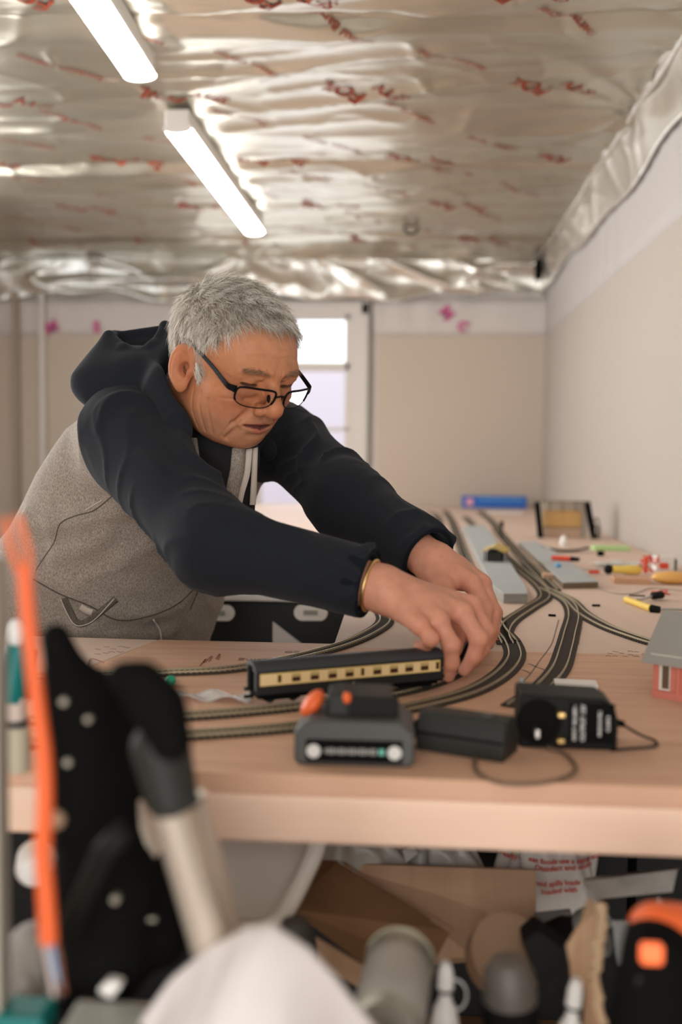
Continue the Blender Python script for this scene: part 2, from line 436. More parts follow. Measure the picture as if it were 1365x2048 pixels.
# two batten lamps on the ceiling
def batten_lamp(a, b, label):
    A = at_z(a[0], a[1], ZC-0.10); B = at_z(b[0], b[1], ZC-0.10)
    d = B - A; L = float(np.linalg.norm(d)); ang = math.atan2(d[1], d[0])
    t = thing('batten_lamp', label, 'lamp', tuple((A+B)/2 + np.array([0, 0, 0.0])), ang, 'batten lamps on the ceiling')
    MB().box((0, 0, 0.030), (L+0.01, 0.074, 0.052)).build('lamp_housing', M['white_plastic'], t, bevel=0.004)
    prof = [(0.040*math.cos(k*PI/10), -0.013*math.sin(k*PI/10)) for k in range(11)] + [(-0.040, 0.003), (0.040, 0.003)]
    Mx = Matrix(((0, 0, 1, 0), (1, 0, 0, 0), (0, 1, 0, 0), (0, 0, 0, 1)))
    MB().prism(prof, -L/2, L/2, Mx).build('diffuser', M['diffuser'], t, smooth='auto')
    for s in (-1, 1): MB().prism([(x*1.06, y*1.06) for x, y in prof], s*(L/2+0.004)-0.004, s*(L/2+0.004)+0.004, Mx).build('end_cap', M['white_plastic'], t)
    MB().cyl((0, 0, 0.06), (0, 0, 0.10), 0.015, 12).build('fixing', M['white_plastic'], t)
    return t
batten_lamp((355, 258), (509, 464), 'white batten lamp nearer the far wall, wholly in view')
batten_lamp((115, -95), (280, 152), 'white batten lamp cut off by the top edge of the photo')

# small dark hook in the foil, and the dark fitting in the far right corner
p = at_z(823, 452, ZC-0.05)
t = thing('ceiling_hook', 'small dark hook fixed in the foil ceiling', 'hook', tuple(p))
MB().box((0, 0, 0.02), (0.045, 0.03, 0.04)).build('mounting_plate', M['black_matt'], t, bevel=0.003)
MB().tube([(0.03*math.cos(a)-0.0, 0, -0.012+0.022*math.sin(a)) for a in np.linspace(PI*0.5, PI*2.1, 12)], 0.005, 8).build('hook', M['black_matt'], t, smooth=True)
p = at_y(1078, 540, YB-0.12)
t = thing('cable_gland', 'dark cable gland with hanging stub in the far right ceiling corner', 'gland', tuple(p))
MB().lathe([(0.014, -0.05), (0.02, -0.03), (0.022, 0.02), (0.02, 0.05)], 16).build('gland_body', M['black_matt'], t, smooth='auto')
MB().box((0.02, 0, 0.115), (0.10, 0.04, 0.022)).build('mounting_plate', M['black_matt'], t, bevel=0.004)
MB().tube([(0, 0, 0.05), (0.004, 0, 0.08), (0.0, 0, 0.12)], 0.006, 8).build('stem', M['black_matt'], t)
# ------------------------------------------------------------------ the layout benches
BT = 0.018
def quad_slab(pts, z0, z1):
    return [(p[0], p[1]) for p in pts]
XW = XR - 0.014
front_l = at_z(0, 1522); front_r = at_z(1365, 1583)
YN = float((front_l[1] + front_r[1]) / 2) 
YJ = float(at_z(900, 1300)[1])
YBK = float(at_z(400, 1281)[1])
XLB = -1.35
XFB = float(at_z(668, 1290)[0])
near = thing('layout_bench', 'near warm plywood bench with pine front rail carrying the toy coach', 'bench', (0, 0, 0))
# two plywood sheets meet on a slanting joint at the left
jx0, jx1 = float(at_z(262, 1322)[0]), float(at_z(318, 1279)[0])
MB().prism([(jx0-0.13, YN), (XW, YN), (XW, YJ), (XFB, YJ), (XFB, YBK), (jx1, YBK)], BENCH_Z-BT, BENCH_Z).build('plywood_sheet', M['ply_near'], near, bevel=0.0008, seg=1)
MB().prism([(XLB, YN), (jx0-0.132, YN), (jx1-0.002, YBK), (XLB, YBK+0.03)], BENCH_Z-BT, BENCH_Z-0.0005).build('plywood_sheet', M['ply_far'], near, bevel=0.0008, seg=1)
MB().box(((XLB+XW)/2, YN+0.02, BENCH_Z-BT-0.0215), (XW-XLB, 0.044, 0.043)).build('front_rail', M['timber'], near, bevel=0.004)
MB().box(((XLB+XFB)/2, YBK-0.06, BENCH_Z-BT-0.0215), (XFB-XLB, 0.044, 0.043)).build('back_rail', M['timber'], near, bevel=0.002)
for x, ye in ((-0.9, YBK-0.09), (-0.3, YBK-0.09), (0.30, YJ-0.03)): MB().box((x, (YN+0.045+ye)/2, BENCH_Z-BT-0.0215), (0.038, ye-YN-0.045, 0.043)).build('cross_rail', M['timber'], near, bevel=0.002)
for x in (-1.3, 0.655):
    MB().box((x, YN+0.07, 0.419), (0.045, 0.045, 0.838)).build('leg', M['timber'], near, bevel=0.003)
for x in (-1.3, 0.655):
    MB().box((x, YJ-0.06, 0.419), (0.045, 0.045, 0.838)).build('leg', M['timber'], near, bevel=0.003)
far = thing('layout_bench', 'pale plywood bench running along the right wall under the platforms', 'bench', (0, 0, 0))
MB().prism([(XFB, YJ+0.0015), (XW, YJ+0.0015), (XW, 3.35), (XFB-0.02, 3.35)], BENCH_Z-BT, BENCH_Z).build('plywood_sheet', M['ply_far'], far, bevel=0.001, seg=1)
MB().prism([(XFB-0.02, 3.353), (XW, 3.353), (XW, YB-0.02), (XFB-0.02, YB-0.02)], BENCH_Z-BT, BENCH_Z).build('plywood_sheet', M['ply_far'], far, bevel=0.001, seg=1)
MB().box((XFB+0.026, (YJ+YB)/2, BENCH_Z-BT-0.03), (0.044, YB-YJ-0.1, 0.06)).build('side_rail', M['timber'], far, bevel=0.002)
for y in (1.9, 3.3, 4.7):
    MB().box((XFB+0.03, y, 0.40), (0.045, 0.045, 0.80)).build('leg', M['timber'], far, bevel=0.003)
    MB().box((XW-0.05, y, 0.40), (0.045, 0.045, 0.80)).build('leg', M['timber'], far, bevel=0.003)
backb = thing('layout_bench', 'pale bench across the far end of the room under the glazed door', 'bench', (0, 0, 0))
MB().box(((-1.25+XFB-0.022)/2, 4.05, BENCH_Z-BT/2-0.002), (XFB-0.022+1.25, 2.4, BT)).build('plywood_sheet', M['ply_far'], backb, bevel=0.001, seg=1)
for x in (-1.2, -0.65): 
    MB().box((x, 2.93, 0.43), (0.045, 0.045, 0.86)).build('leg', M['timber'], backb)
    MB().box((x, 5.1, 0.43), (0.045, 0.045, 0.86)).build('leg', M['timber'], backb)

# ------------------------------------------------------------------ railway track (16.5 mm gauge)
M['rail'] = mat('nickel_rail', (0.62, 0.53, 0.37), 0.4, metal=0.7)
M['sleeper'] = mat('brown_black_sleeper', (0.050, 0.036, 0.026), 0.75)
M['trackbed'] = mat('dark_trackbed', (0.105, 0.072, 0.048), 0.9, noise=(120, 0.1, (0.07, 0.046, 0.03)))
def resample(P, step):
    P = np.array(P); d = np.r_[0, np.cumsum(np.linalg.norm(np.diff(P, axis=0), axis=1))]
    n = max(2, int(round(d[-1] / step)) + 1)
    s = np.linspace(0, d[-1], n)
    return np.stack([np.interp(s, d, P[:, k]) for k in range(P.shape[1])], 1)
def ribbon(P, offs, zs, name, mt, parent):
    """extrude a cross-section (offsets across, heights) along a flat path"""
    P = np.asarray(P); t = np.gradient(P, axis=0); t /= np.linalg.norm(t, axis=1, keepdims=True)
    nrm = np.stack([-t[:, 1], t[:, 0]], 1)
    k = len(offs); V = []
    for p, n in zip(P, nrm):
        for o, z in zip(offs, zs): V.append((p[0]+n[0]*o, p[1]+n[1]*o, z))
    F = []
    for i in range(len(P)-1):
        for j in range(k): F.append((i*k+j, i*k+(j+1) % k, (i+1)*k+(j+1) % k, (i+1)*k+j))
    F.append(tuple(range(k))); F.append(tuple((len(P)-1)*k+j for j in range(k)))
    return MB().add(V, F).build(name, mt, parent)
def track(pix, label, z=BENCH_Z, bed=True):
    pts = [at_z(x, y, z)[:2] for x, y in pix]
    P = resample(spline(pts, 10), 0.006)
    o = thing('railway_track', label, 'track', (0, 0, 0), group='model railway tracks')
    c = P[len(P)//2]; o.location = (c[0], c[1], z)
    P = P - c
    if bed: ribbon(P, (-0.0155, -0.0135, 0.0135, 0.0155), (0.0002, 0.0016, 0.0016, 0.0002), 'trackbed', M['trackbed'], o)
    for s in (-1, 1):
        ribbon(P, tuple(s*0.00825 + k for k in (-0.0009, -0.0009, -0.0005, -0.0005, 0.0005, 0.0005, 0.0009, 0.0009)), (0.0022, 0.0030, 0.0032, 0.0052, 0.0052, 0.0032, 0.0030, 0.0022), 'rail', M['rail'], o)
    S = resample(P, 0.0068); t = np.gradient(S, axis=0)
    b = MB()
    for p, d in zip(S, t): b.box((p[0], p[1], 0.0016), (0.0032, 0.031, 0.0026), rz=math.atan2(d[1], d[0]))
    b.build('sleepers', M['sleeper'], o)['kind'] = 'stuff'
    return P + c
trackpaths = {}
track([(-160, 1360), (0, 1357), (160, 1352), (330, 1348), (470, 1340), (600, 1316), (690, 1291), (745, 1266), (770, 1245), (764, 1222), (745, 1200), (733, 1165), (738, 1120), (755, 1085)], 'model railway track curving behind the toy coach and away under the forearm')
track([(-160, 1448), (0, 1445), (200, 1441), (360, 1436), (520, 1424), (680, 1405), (800, 1386), (880, 1362), (925, 1335), (945, 1305), (948, 1275), (943, 1240)], 'model railway track under the toy coach')
track([(-160, 1496), (0, 1492), (200, 1483), (370, 1474), (560, 1460), (700, 1442), (850, 1412), (945, 1385), (1005, 1350), (1030, 1315), (1022, 1285), (1003, 1262), (985, 1232), (955, 1180), (928, 1110), (905, 1045), (890, 1022)], 'model railway track passing the battery, bending left of the long grey platform')
track([(1016, 1290), (1008, 1268), (1022, 1244), (1060, 1218), (1090, 1197), (1082, 1175), (1045, 1143), (1005, 1108), (975, 1078), (930, 1034)], 'model railway track between the two grey platforms, joining at the turnout')
track([(1108, 1182), (1060, 1132), (1030, 1100), (1002, 1068), (985, 1045), (960, 1023)], 'model railway track beside the short grey platform')
track([(1088, 1178), (1115, 1192), (1139, 1208), (1148, 1232), (1140, 1268), (1132, 1300), (1118, 1340), (1085, 1378), (1030, 1416)], 'model railway track running towards the black plug adapter')
track([(1100, 1183), (1138, 1202), (1165, 1228), (1210, 1254), (1262, 1274), (1320, 1292), (1420, 1316)], 'model railway track sweeping right towards the toy house')
track([(690, 1030), (740, 1026), (800, 1022), (850, 1022), (872, 1030), (880, 1048), (878, 1080)], 'faint model railway track across the far end of the bench')
for (x, y, r) in ((992, 1283, 0.3), (1036, 1286, 0.1)):
    p = at_z(x, y)
    t = thing('point_motor_clip', 'tiny orange wire clip beside the turnout' if x < 1000 else 'tiny dark clip beside the turnout', 'clip', tuple(p), r)
    MB().box((0, 0, 0.002), (0.008, 0.005, 0.004)).build('clip_body', M['orange'] if x < 1000 else M['black'], t, bevel=0.0005)
    MB().tube([(0.0, 0, 0.002), (-0.006, 0.002, 0.006), (-0.010, -0.003, 0.002)], 0.0006, 5).build('wire', M['red'] if x < 1000 else M['black'], t)
p = at_z(1128, 1192)
# pencil and pen marks drawn on the boards
M['pencil'] = mat('pencil_line', (0.24, 0.17, 0.13), 0.8)
M['pen_red'] = mat('dark_red_scribble', (0.36, 0.13, 0.09), 0.8)
def scribble(pix, w, mt, name='pencil_mark', parent=None):
    P = resample(spline([at_z(x, y)[:2] for x, y in pix], 8), 0.004)
    return ribbon(P, (-w, w, w, -w), (BENCH_Z+0.0002, BENCH_Z+0.0002, BENCH_Z+0.0005, BENCH_Z+0.0005), name, mt, parent)
scribble([(1118, 1240), (1112, 1262), (1103, 1290), (1080, 1322), (1060, 1350), (1040, 1370)], 0.0009, M['pencil'], parent=near)
scribble([(1165, 1255), (1160, 1275), (1158, 1290)], 0.0006, M['pencil'], parent=far)
scribble([(174, 1345), (182, 1318), (208, 1326)], 0.0007, M['pen_red'], parent=near)
scribble([(400, 1332), (412, 1318), (408, 1326), (424, 1312), (418, 1324)], 0.001, M['pen_red'], parent=near)
scribble([(432, 1318), (440, 1308), (436, 1320)], 0.001, M['pen_red'], parent=near)
for (x, y) in ((1065, 1330), (1085, 1338), (1052, 1342)): scribble([(x-8, y-2), (x, y), (x+9, y+5)], 0.0011, M['pencil'], parent=near)
def board_text(body, px, py, size, ang):
    p = at_z(px, py)
    Mx = Matrix.Translation((p[0], p[1], BENCH_Z+0.0003)) @ Matrix.Rotation(ang, 4, 'Z') @ Matrix.Shear('XZ', 4, (0, 0))
    text_mesh('handwriting', body, size, M['pencil'], Mx, near, extrude=0.0001)
board_text('Loco', 603, 1305, 0.024, PI+0.10); board_text('crossing', 530, 1320, 0.022, PI+0.10)
for k in range(14):
    x = 1215 + (k % 7)*14 + RNG.uniform(-4, 4); y = 1304 + (k//7)*8 + RNG.uniform(-3, 3)
    scribble([(x, y), (x+6, y+RNG.uniform(-2, 2)), (x+10, y+1)], 0.0005, M['pencil'], parent=near)
for k in range(9):
    x = 190 + (k % 5)*15 + RNG.uniform(-4, 4); y = 1296 + (k//5)*9 + RNG.uniform(-3, 3)
    scribble([(x, y), (x+7, y+RNG.uniform(-3, 3)), (x+12, y+1)], 0.0005, M['pencil'], parent=near)
for (x, y, l) in ((1193, 1213, 26), (1105, 1233, 22)):
    p = at_z(x, y)
    tag(MB().box((p[0], p[1], BENCH_Z+0.002), (l/1750, 0.0025, 0.004), rz=-0.25 if x < 1150 else -0.05).build('track_pin_strip', M['black_matt'], bevel=0.0004), 'short black strip lying right of the turnouts' if x > 1150 else 'short black strip lying between the two diverging tracks', 'strip')

# ------------------------------------------------------------------ the toy coach
M['coach_dark'] = mat('coach_black', (0.016, 0.017, 0.018), 0.42)
M['coach_roof'] = mat('coach_roof', (0.035, 0.038, 0.040), 0.55)
M['cream'] = mat('cream_panel', (0.82, 0.62, 0.33), 0.4)
M['gold_line'] = mat('gold_line', (0.70, 0.50, 0.16), 0.4)
M['coach_glass'] = mat('dark_coach_window', (0.06, 0.025, 0.018), 0.12)
cl = at_z(503, 1414); cr = at_z(872, 1379)
ctr = (cl + cr) / 2; dd = cr - cl; CL = float(np.hypot(dd[0], dd[1])); ca = math.atan2(dd[1], dd[0])
coach = thing('toy_coach', 'toy railway coach in black and cream held at its right end', 'toy coach', (float(ctr[0]), float(ctr[1]), BENCH_Z + 0.0052), ca)
hw = 0.0165
z0, z1, z2 = 0.0105, 0.0365, 0.0455
MB().box((0, 0, (z0+z1)/2), (CL, hw*2, z1-z0)).build('body', M['coach_dark'], coach, bevel=0.0008)
prof = [(hw+0.0006, z1), (hw*0.93, z1+0.0038), (hw*0.72, z1+0.0068), (hw*0.4, z1+0.0088), (0, z2+0.0002)]
prof = prof + [(-x, z) for x, z in prof[-2::-1]]
RX = Matrix(((0, 0, 1, 0), (1, 0, 0, 0), (0, 1, 0, 0), (0, 0, 0, 1)))
MB().prism(prof, -CL/2-0.001, CL/2+0.001, RX).build('roof', M['coach_roof'], coach, smooth='auto')
for s in (-1, 1):
    pn = MB().box((0, s*(hw+0.0003), 0.0275), (CL-0.008, 0.0008, 0.0130)).build('side_panel', M['cream'], coach)
    b = MB(); b.box((0, s*(hw+0.0008), 0.0338), (CL-0.008, 0.0004, 0.0008)); b.box((0, s*(hw+0.0008), 0.0212), (CL-0.008, 0.0004, 0.0008))
    for e in (-1, 1): b.box((e*(CL/2-0.0045), s*(hw+0.0008), 0.0275), (0.0008, 0.0004, 0.013))
    b.build('lining', M['gold_line'], pn)
    for i, fx in enumerate((0.115, 0.20, 0.295, 0.388, 0.478, 0.548, 0.628, 0.72, 0.805, 0.892, 0.966)):
        narrow = i in (0, 5, 10)
        w = 0.0036 if narrow else 0.0095
        x = (-CL/2 + fx*CL)
        f = MB().box((x, s*(hw+0.0009), 0.0278), (w+0.0016, 0.0007, 0.0096)).build('window_frame', M['gold_line'], coach)
        MB().box((x, s*(hw+0.0012), 0.0262 if not narrow else 0.0278), (w, 0.0006, 0.0050 if not narrow else 0.0078)).build('pane', M['coach_glass'], f)
        if not narrow: MB().box((x, s*(hw+0.0012), 0.0308), (w, 0.0006, 0.0026)).build('vent_pane', mat('tan_blind', (0.48, 0.36, 0.18), 0.5) if 'tan_blind' not in bpy.data.materials else bpy.data.materials['tan_blind'], f)
MB().box((0, 0, 0.008), (CL*0.96, hw*1.5, 0.005)).build('underframe', M['black_matt'], coach)
for k, e in enumerate((-0.36, 0.36)):
    bg_ = MB().box((e*CL, 0, 0.0055), (0.042, 0.022, 0.005)).build('bogie', M['black_matt'], coach, bevel=0.0006)
    for wx in (-0.0135, 0.0135):
        for s in (-1, 1): MB().cyl((e*CL+wx, s*0.0072, 0.0062), (e*CL+wx, s*0.0096, 0.0062), 0.0062, 20).build('wheel', M['black_soft'], bg_, smooth='auto')
MB().box((-0.012, 0, 0.0055), (0.03, 0.02, 0.006)).build('battery_box', M['black_matt'], coach, bevel=0.0005)
for e in (-1, 1):
    for s in (-1, 1): MB().cyl((e*CL/2, s*0.010, 0.013), (e*(CL/2+0.005), s*0.010, 0.013), 0.0022, 10).build('buffer', M['black_soft'], coach)
    MB().box((e*(CL/2+0.003), 0, 0.007), (0.010, 0.004, 0.003)).build('coupling', M['black_matt'], coach)
    MB().box((e*(CL/2+0.0015), 0, 0.027), (0.003, 0.010, 0.028)).build('corridor_connection', M['black_matt'], coach, bevel=0.0006)
p = coach.matrix_basis
MB().cyl((0.0, -hw-0.001, 0.0165), (0.0, -hw-0.0018, 0.0165), 0.0014, 12).build('emblem', M['steel'], coach)

# black model engine coupled beyond it, between the hands
e0 = at_z(893, 1362); e1 = at_z(946, 1260)
ec = (e0 + e1)/2; ed = e1 - e0; EL = float(np.hypot(ed[0], ed[1]))*0.92; ea = math.atan2(ed[1], ed[0])
eng = thing('toy_engine', 'small black toy engine between the two hands', 'toy engine', (float(ec[0]), float(ec[1]), BENCH_Z+0.0052), ea)
MB().box((0, 0, 0.0125), (EL, 0.028, 0.007)).build('chassis', M['black_matt'], eng, bevel=0.0006)
MB().box((0.004, 0, 0.026), (EL*0.8, 0.026, 0.020)).build('engine_body', M['coach_dark'], eng, bevel=0.003)
MB().box((EL*0.33, 0, 0.037), (EL*0.28, 0.0275, 0.016)).build('cab', M['coach_dark'], eng, bevel=0.002)
MB().lathe([(0.004, 0), (0.0035, 0.008), (0.0045, 0.011)], 14, T((-EL*0.28, 0, 0.035))).build('chimney', M['coach_dark'], eng, smooth='auto')
for wx in (-0.3, 0.0, 0.3):
    for s in (-1, 1): MB().cyl((wx*EL, s*0.0072, 0.0068), (wx*EL, s*0.0096, 0.0068), 0.0068, 20).build('wheel', M['black_soft'], eng, smooth='auto')

# ------------------------------------------------------------------ battery, charger, plug adapter
M['grey_soft'] = mat('dark_grey_rubber', (0.065, 0.062, 0.057), 0.55)
M['label_grey'] = mat('pale_grey_label', (0.62, 0.61, 0.58), 0.5)
M['label_green'] = mat('green_dot', (0.15, 0.50, 0.38), 0.5)
p = at_z(706, 1533)
bat = thing('tool_battery', 'black cordless tool battery pack with orange release button', 'battery', (float(p[0])+0.0005, float(p[1])+0.037, BENCH_Z), 0.015)
bw, bd = 0.108, 0.075
sec = [(-bw/2, 0.004), (-bw/2+0.004, 0), (bw/2-0.004, 0), (bw/2, 0.004), (bw/2, 0.030), (bw/2-0.013, 0.041), (-bw/2+0.013, 0.041), (-bw/2, 0.030)]
FY = Matrix(((1, 0, 0, 0), (0, 0, 1, 0), (0, 1, 0, 0), (0, 0, 0, 1)))
MB().prism(sec, -bd/2, bd/2, FY).build('battery_case', M['grey_soft'], bat, smooth='auto', bevel=0.003)
MB().box((0, -bd/2-0.0005, 0.014), (0.086, 0.003, 0.020)).build('front_plate', M['black_matt'], bat, bevel=0.001)
MB().box((0.006, 0.012, 0.049), (0.056, 0.055, 0.018)).build('terminal_block', M['black_soft'], bat, bevel=0.003)
MB().box((0.006, -0.016, 0.048), (0.066, 0.010, 0.020)).build('slide_rail', M['black'], bat, bevel=0.002)
MB().box((-0.0155, 0.0, 0.050), (0.022, 0.045, 0.022)).build('latch_block', M['black_soft'], bat, bevel=0.004)
MB().ball((0, 0, 0), (0.0085, 0.014, 0.0150), 16, T((-0.0405, 0.0, 0.0465), 0, 0.65, 0)).build('release_button', M['orange'], bat, smooth=True)
MB().ball((-0.008, -0.018, 0.057), (0.0048, 0.007, 0.0055), 12).build('orange_tab', M['orange'], bat, smooth=True)
fy = -bd/2-0.0022
for x in (-0.036, 0.036): MB().cyl((x, fy+0.001, 0.014), (x, fy-0.0006, 0.014), 0.0062, 20).build('charge_mark', M['label_grey'], bat)
b = MB()
for k in range(15): b.box((-0.025 + k*0.0031, fy+0.0002, 0.0143), (0.0022, 0.0006, 0.0055 if k % 3 else 0.004))
b.build('printed_symbols', mat('faint_print', (0.30, 0.29, 0.27), 0.5), bat)
MB().box((0.0245, fy, 0.0143), (0.005, 0.0008, 0.005)).build('green_mark', M['label_green'], bat)

p = at_z(925, 1520)
chg = thing('battery_charger', 'long black charger block lying between battery and plug adapter', 'charger', (float(p[0])+0.006, float(p[1])+0.03, BENCH_Z), -0.40)
sec = [(-0.022, 0), (0.022, 0), (0.024, 0.010), (0.021, 0.024), (0.012, 0.036), (-0.016, 0.037), (-0.023, 0.024), (-0.024, 0.01)]
MB().prism(sec, -0.043, 0.043, RX).build('charger_body', M['black_soft'], chg, smooth='auto', bevel=0.002)
MB().box((0.0, -0.0225, 0.018), (0.084, 0.004, 0.002)).build('seam', M['black_matt'], chg)
MB().box((0.022, -0.004, 0.0372), (0.010, 0.012, 0.0014)).build('indicator', M['grey_soft'], chg)
MB().box((-0.047, 0.0, 0.015), (0.012, 0.022, 0.016)).build('socket_end', M['black_matt'], chg, bevel=0.002)
MB().tube(spline([(-0.045, 0.02, 0.012), (-0.06, 0.04, 0.006), (-0.08, 0.05, 0.003), (-0.10, 0.045, 0.0025)], 6), 0.0022, 8).build('cable', M['black_matt'], chg, smooth=True)

p = at_z(1140, 1500)
plug = thing('plug_adapter', 'black plug-in power adapter with three pins and a printed rating label', 'adapter', (float(p[0])-0.001, float(p[1])+0.032, BENCH_Z), -0.02)
sec = [(-0.046, 0.0), (0.046, 0.0), (0.047, 0.028), (0.043, 0.042), (0.032, 0.049), (-0.046, 0.051)]
MB().prism(sec, -0.030, 0.026, FY).build('adapter_body', M['black'], plug, smooth='auto', bevel=0.0025)
MB().cyl((-0.028, -0.030, 0.026), (-0.028, -0.0345, 0.026), 0.021, 28).build('plug_face', M['black_matt'], plug, smooth='auto')
MB().box((-0.031, -0.043, 0.020), (0.0042, 0.022, 0.0080)).build('pin', M['steel'], plug, bevel=0.0006)
for z in (0.036, 0.011): MB().box((-0.008, -0.037, z), (0.0065, 0.014, 0.0042)).build('pin', M['brass'], plug, bevel=0.0006)
lb = MB().box((0.022, -0.0303, 0.026), (0.042, 0.0010, 0.038)).build('rating_label', M['black_matt'], plug)
def plug_text(body, x, z, size, r=0.0):
    Mx = Matrix.Translation((x, -0.0312, z)) @ Matrix.Rotation(PI/2, 4, 'X') @ Matrix.Rotation(r, 4, 'Z')
    text_mesh('printing', body, size, M['label_grey'], Mx, lb, extrude=0.0002, bold=0.00012)
for k, (w, s) in enumerate((('INPUT 100-240V~', 0.0045), ('OUTPUT 12V', 0.0060), ('MODEL RAIL', 0.0040), ('MADE IN PRC', 0.0040), ('CLASS II', 0.0042))):
    if k == 2: continue
    plug_text(w, 0.006 + k*0.0078, 0.026, s, PI/2)
MB().cyl((0.046, 0, 0.020), (0.058, 0, 0.018), 0.0045, 12, r2=0.003).build('strain_relief', M['black_matt'], plug, smooth='auto')
MB().tube(spline([(0.056, 0, 0.018), (0.075, 0.008, 0.006), (0.088, 0.001, 0.0025), (0.083, -0.018, 0.0025), (0.06, -0.028, 0.0025), (0.04, -0.034, 0.002)], 8), 0.0013, 7).build('cable', M['black_matt'], plug, smooth=True)
P = [at_z(x, y) + np.array([0, 0, 0.0022]) for x, y in ((950, 1520), (955, 1548), (1000, 1570), (1070, 1572), (1130, 1560), (1152, 1540), (1130, 1512), (1095, 1500))]
tag(MB().tube(spline(P, 8), 0.0020, 8).build('thin_cable', mat('brown_flex', (0.16, 0.10, 0.065), 0.6), smooth=True), 'thin brown cable looping in front of charger and adapter', 'cable')
p = at_z(1152, 1377)
tag(MB().box((p[0]+0.0, p[1], BENCH_Z+0.004), (0.050, 0.03, 0.008), rz=-0.08).build('white_card', M['white_plastic'], bevel=0.001), 'small white card lying on the track behind the plug adapter', 'card')
p = at_z(1041, 1392)
tag(MB().lathe([(0.003, 0), (0.0035, 0.012), (0.002, 0.02)], 12, T((p[0]+0.002, p[1]+0.006, BENCH_Z))).build('blue_stub', mat('pale_blue_plastic', (0.36, 0.44, 0.47), 0.5), smooth='auto'), 'tiny pale blue cap standing left of the adapter', 'cap')

# ------------------------------------------------------------------ toy house at the right edge
M['house_red'] = mat('toy_red_brick_print', (0.62, 0.20, 0.15), 0.7, noise=(40, 0.1, (0.56, 0.17, 0.12)))
M['house_roof'] = mat('grey_roof_card', (0.30, 0.28, 0.25), 0.8, bump=(8, 0.3, (60, 1, 1)))
M['house_white'] = mat('toy_white_trim', (0.68, 0.62, 0.56), 0.6)
c0 = at_z(1306, 1392)
house = thing('toy_house', 'red model house with grey roof cut off by the right edge', 'toy house', (float(c0[0]), float(c0[1]), BENCH_Z), -0.62)
# local x runs along the front wall away from the seen corner, y runs into the depth
WH, LH, DH = 0.050, 0.17, 0.10
MB().box((LH/2, DH/2, WH/2), (LH, DH, WH)).build('walls', M['house_red'], house)
for k in range(5):
    x = 0.014 + k*0.033
    f = MB().box((x, -0.0004, 0.026), (0.013, 0.0020, 0.034)).build('window_frame', M['house_white'], house)
    MB().box((x+0.0015, -0.0012, 0.026), (0.0075, 0.0020, 0.029)).build('window_pane', mat('toy_window_dark', (0.12, 0.08, 0.05), 0.4) if 'toy_window_dark' not in bpy.data.materials else bpy.data.materials['toy_window_dark'], f)
    MB().box((x+0.0165, -0.0014, 0.025), (0.004, 0.003, 0.05)).build('pilaster', M['house_red'], house)
for k in range(2):
    f = MB().box((-0.0004, 0.03+k*0.04, 0.028), (0.002, 0.013, 0.026)).build('window_frame', M['house_white'], house)
    MB().box((-0.0012, 0.03+k*0.04, 0.028), (0.002, 0.009, 0.022)).build('window_pane', bpy.data.materials['toy_window_dark'], f)
MB().box((LH/2, -0.0012, 0.004), (LH, 0.003, 0.008)).build('plinth', M['house_red'], house)
MB().box((LH/2, -0.002, WH-0.002), (LH+0.004, 0.004, 0.005)).build('eaves_board', M['house_white'], house)
MB().prism([(0, WH), (DH, WH), (DH/2, WH+0.040)], 0.001, LH-0.001, Matrix(((0,0,1,0),(1,0,0,0),(0,1,0,0),(0,0,0,1)))).build('gable', M['house_white'], house)
for s in (0, 1):
    a = (-0.012, WH-0.010) if s == 0 else (DH+0.012, WH-0.010)
    b_ = (DH/2, WH+0.042)
    V = [( -0.010, a[0], a[1]), (LH+0.01, a[0], a[1]), (LH+0.01, b_[0], b_[1]), (-0.010, b_[0], b_[1])]
    V += [(x, y, z+0.003) for x, y, z in V]
    MB().add(V, [(0,3,2,1), (4,5,6,7), (0,1,5,4), (1,2,6,5), (2,3,7,6), (3,0,4,7)]).build('roof_slope', M['house_roof'], house)
MB().box((-0.006, 0.03, WH+0.020), (0.003, 0.006, 0.006)).build('finial', M['house_red'], house)

# ------------------------------------------------------------------ platforms and odds and ends on the far bench
M['platform'] = mat('grey_platform', (0.40, 0.41, 0.41), 0.75, noise=(12, 0.2, (0.36, 0.37, 0.37)))
M['platform_edge'] = mat('platform_side_grey', (0.33, 0.31, 0.28), 0.85, noise=(40, 0.1, (0.27, 0.25, 0.22)))
def block(pix_bottom, h, name, label, cat, mt_top, mt_side, part='top'):
    P = [at_z(x, y)[:2] for x, y in pix_bottom]
    c = np.mean(P, axis=0); o = thing(name, label, cat, (float(c[0]), float(c[1]), BENCH_Z))
    P = [(p[0]-c[0], p[1]-c[1]) for p in P]
    MB().prism(P, 0, h-0.002).build('core', mt_side, o)
    MB().prism([(x*1.004, y*1.002) for x, y in P], h-0.002, h).build('deck', mt_top, o, bevel=0.0005, seg=1)
    return o
block([(985, 1188), (1008, 1207), (1055, 1207), (1054, 1195), (982, 1076), (969, 1059), (925, 1064)], 0.019, 'station_platform', 'long grey station platform between the two tracks', 'platform', M['platform'], M['platform_edge'])
block([(1127, 1178), (1197, 1176), (1106, 1110), (1075, 1092), (1038, 1092)], 0.014, 'station_platform', 'shorter grey station platform right of the tracks', 'platform', M['platform'], mat('brown_platform_side', (0.16, 0.115, 0.07), 0.85))
def woodblock(px, py, w, d, h, rz, label, col, z=BENCH_Z, name='wood_block'):
    p = at_z(px, py, z)
    m_ = mat(name+'_wood', col, 0.7, noise=(8, 0.15, tuple(c*0.85 for c in col), (1, 8, 8)))
    return tag(MB().box((0, 0, h/2), (w, d, h)).build(name, m_, bevel=0.0008), label, 'wood block')
def place(o, px, py, rz=0.0, z=BENCH_Z):
    p = at_z(px, py, z); o.location = (float(p[0]), float(p[1]), z); o.rotation_euler = (0, 0, rz); return o
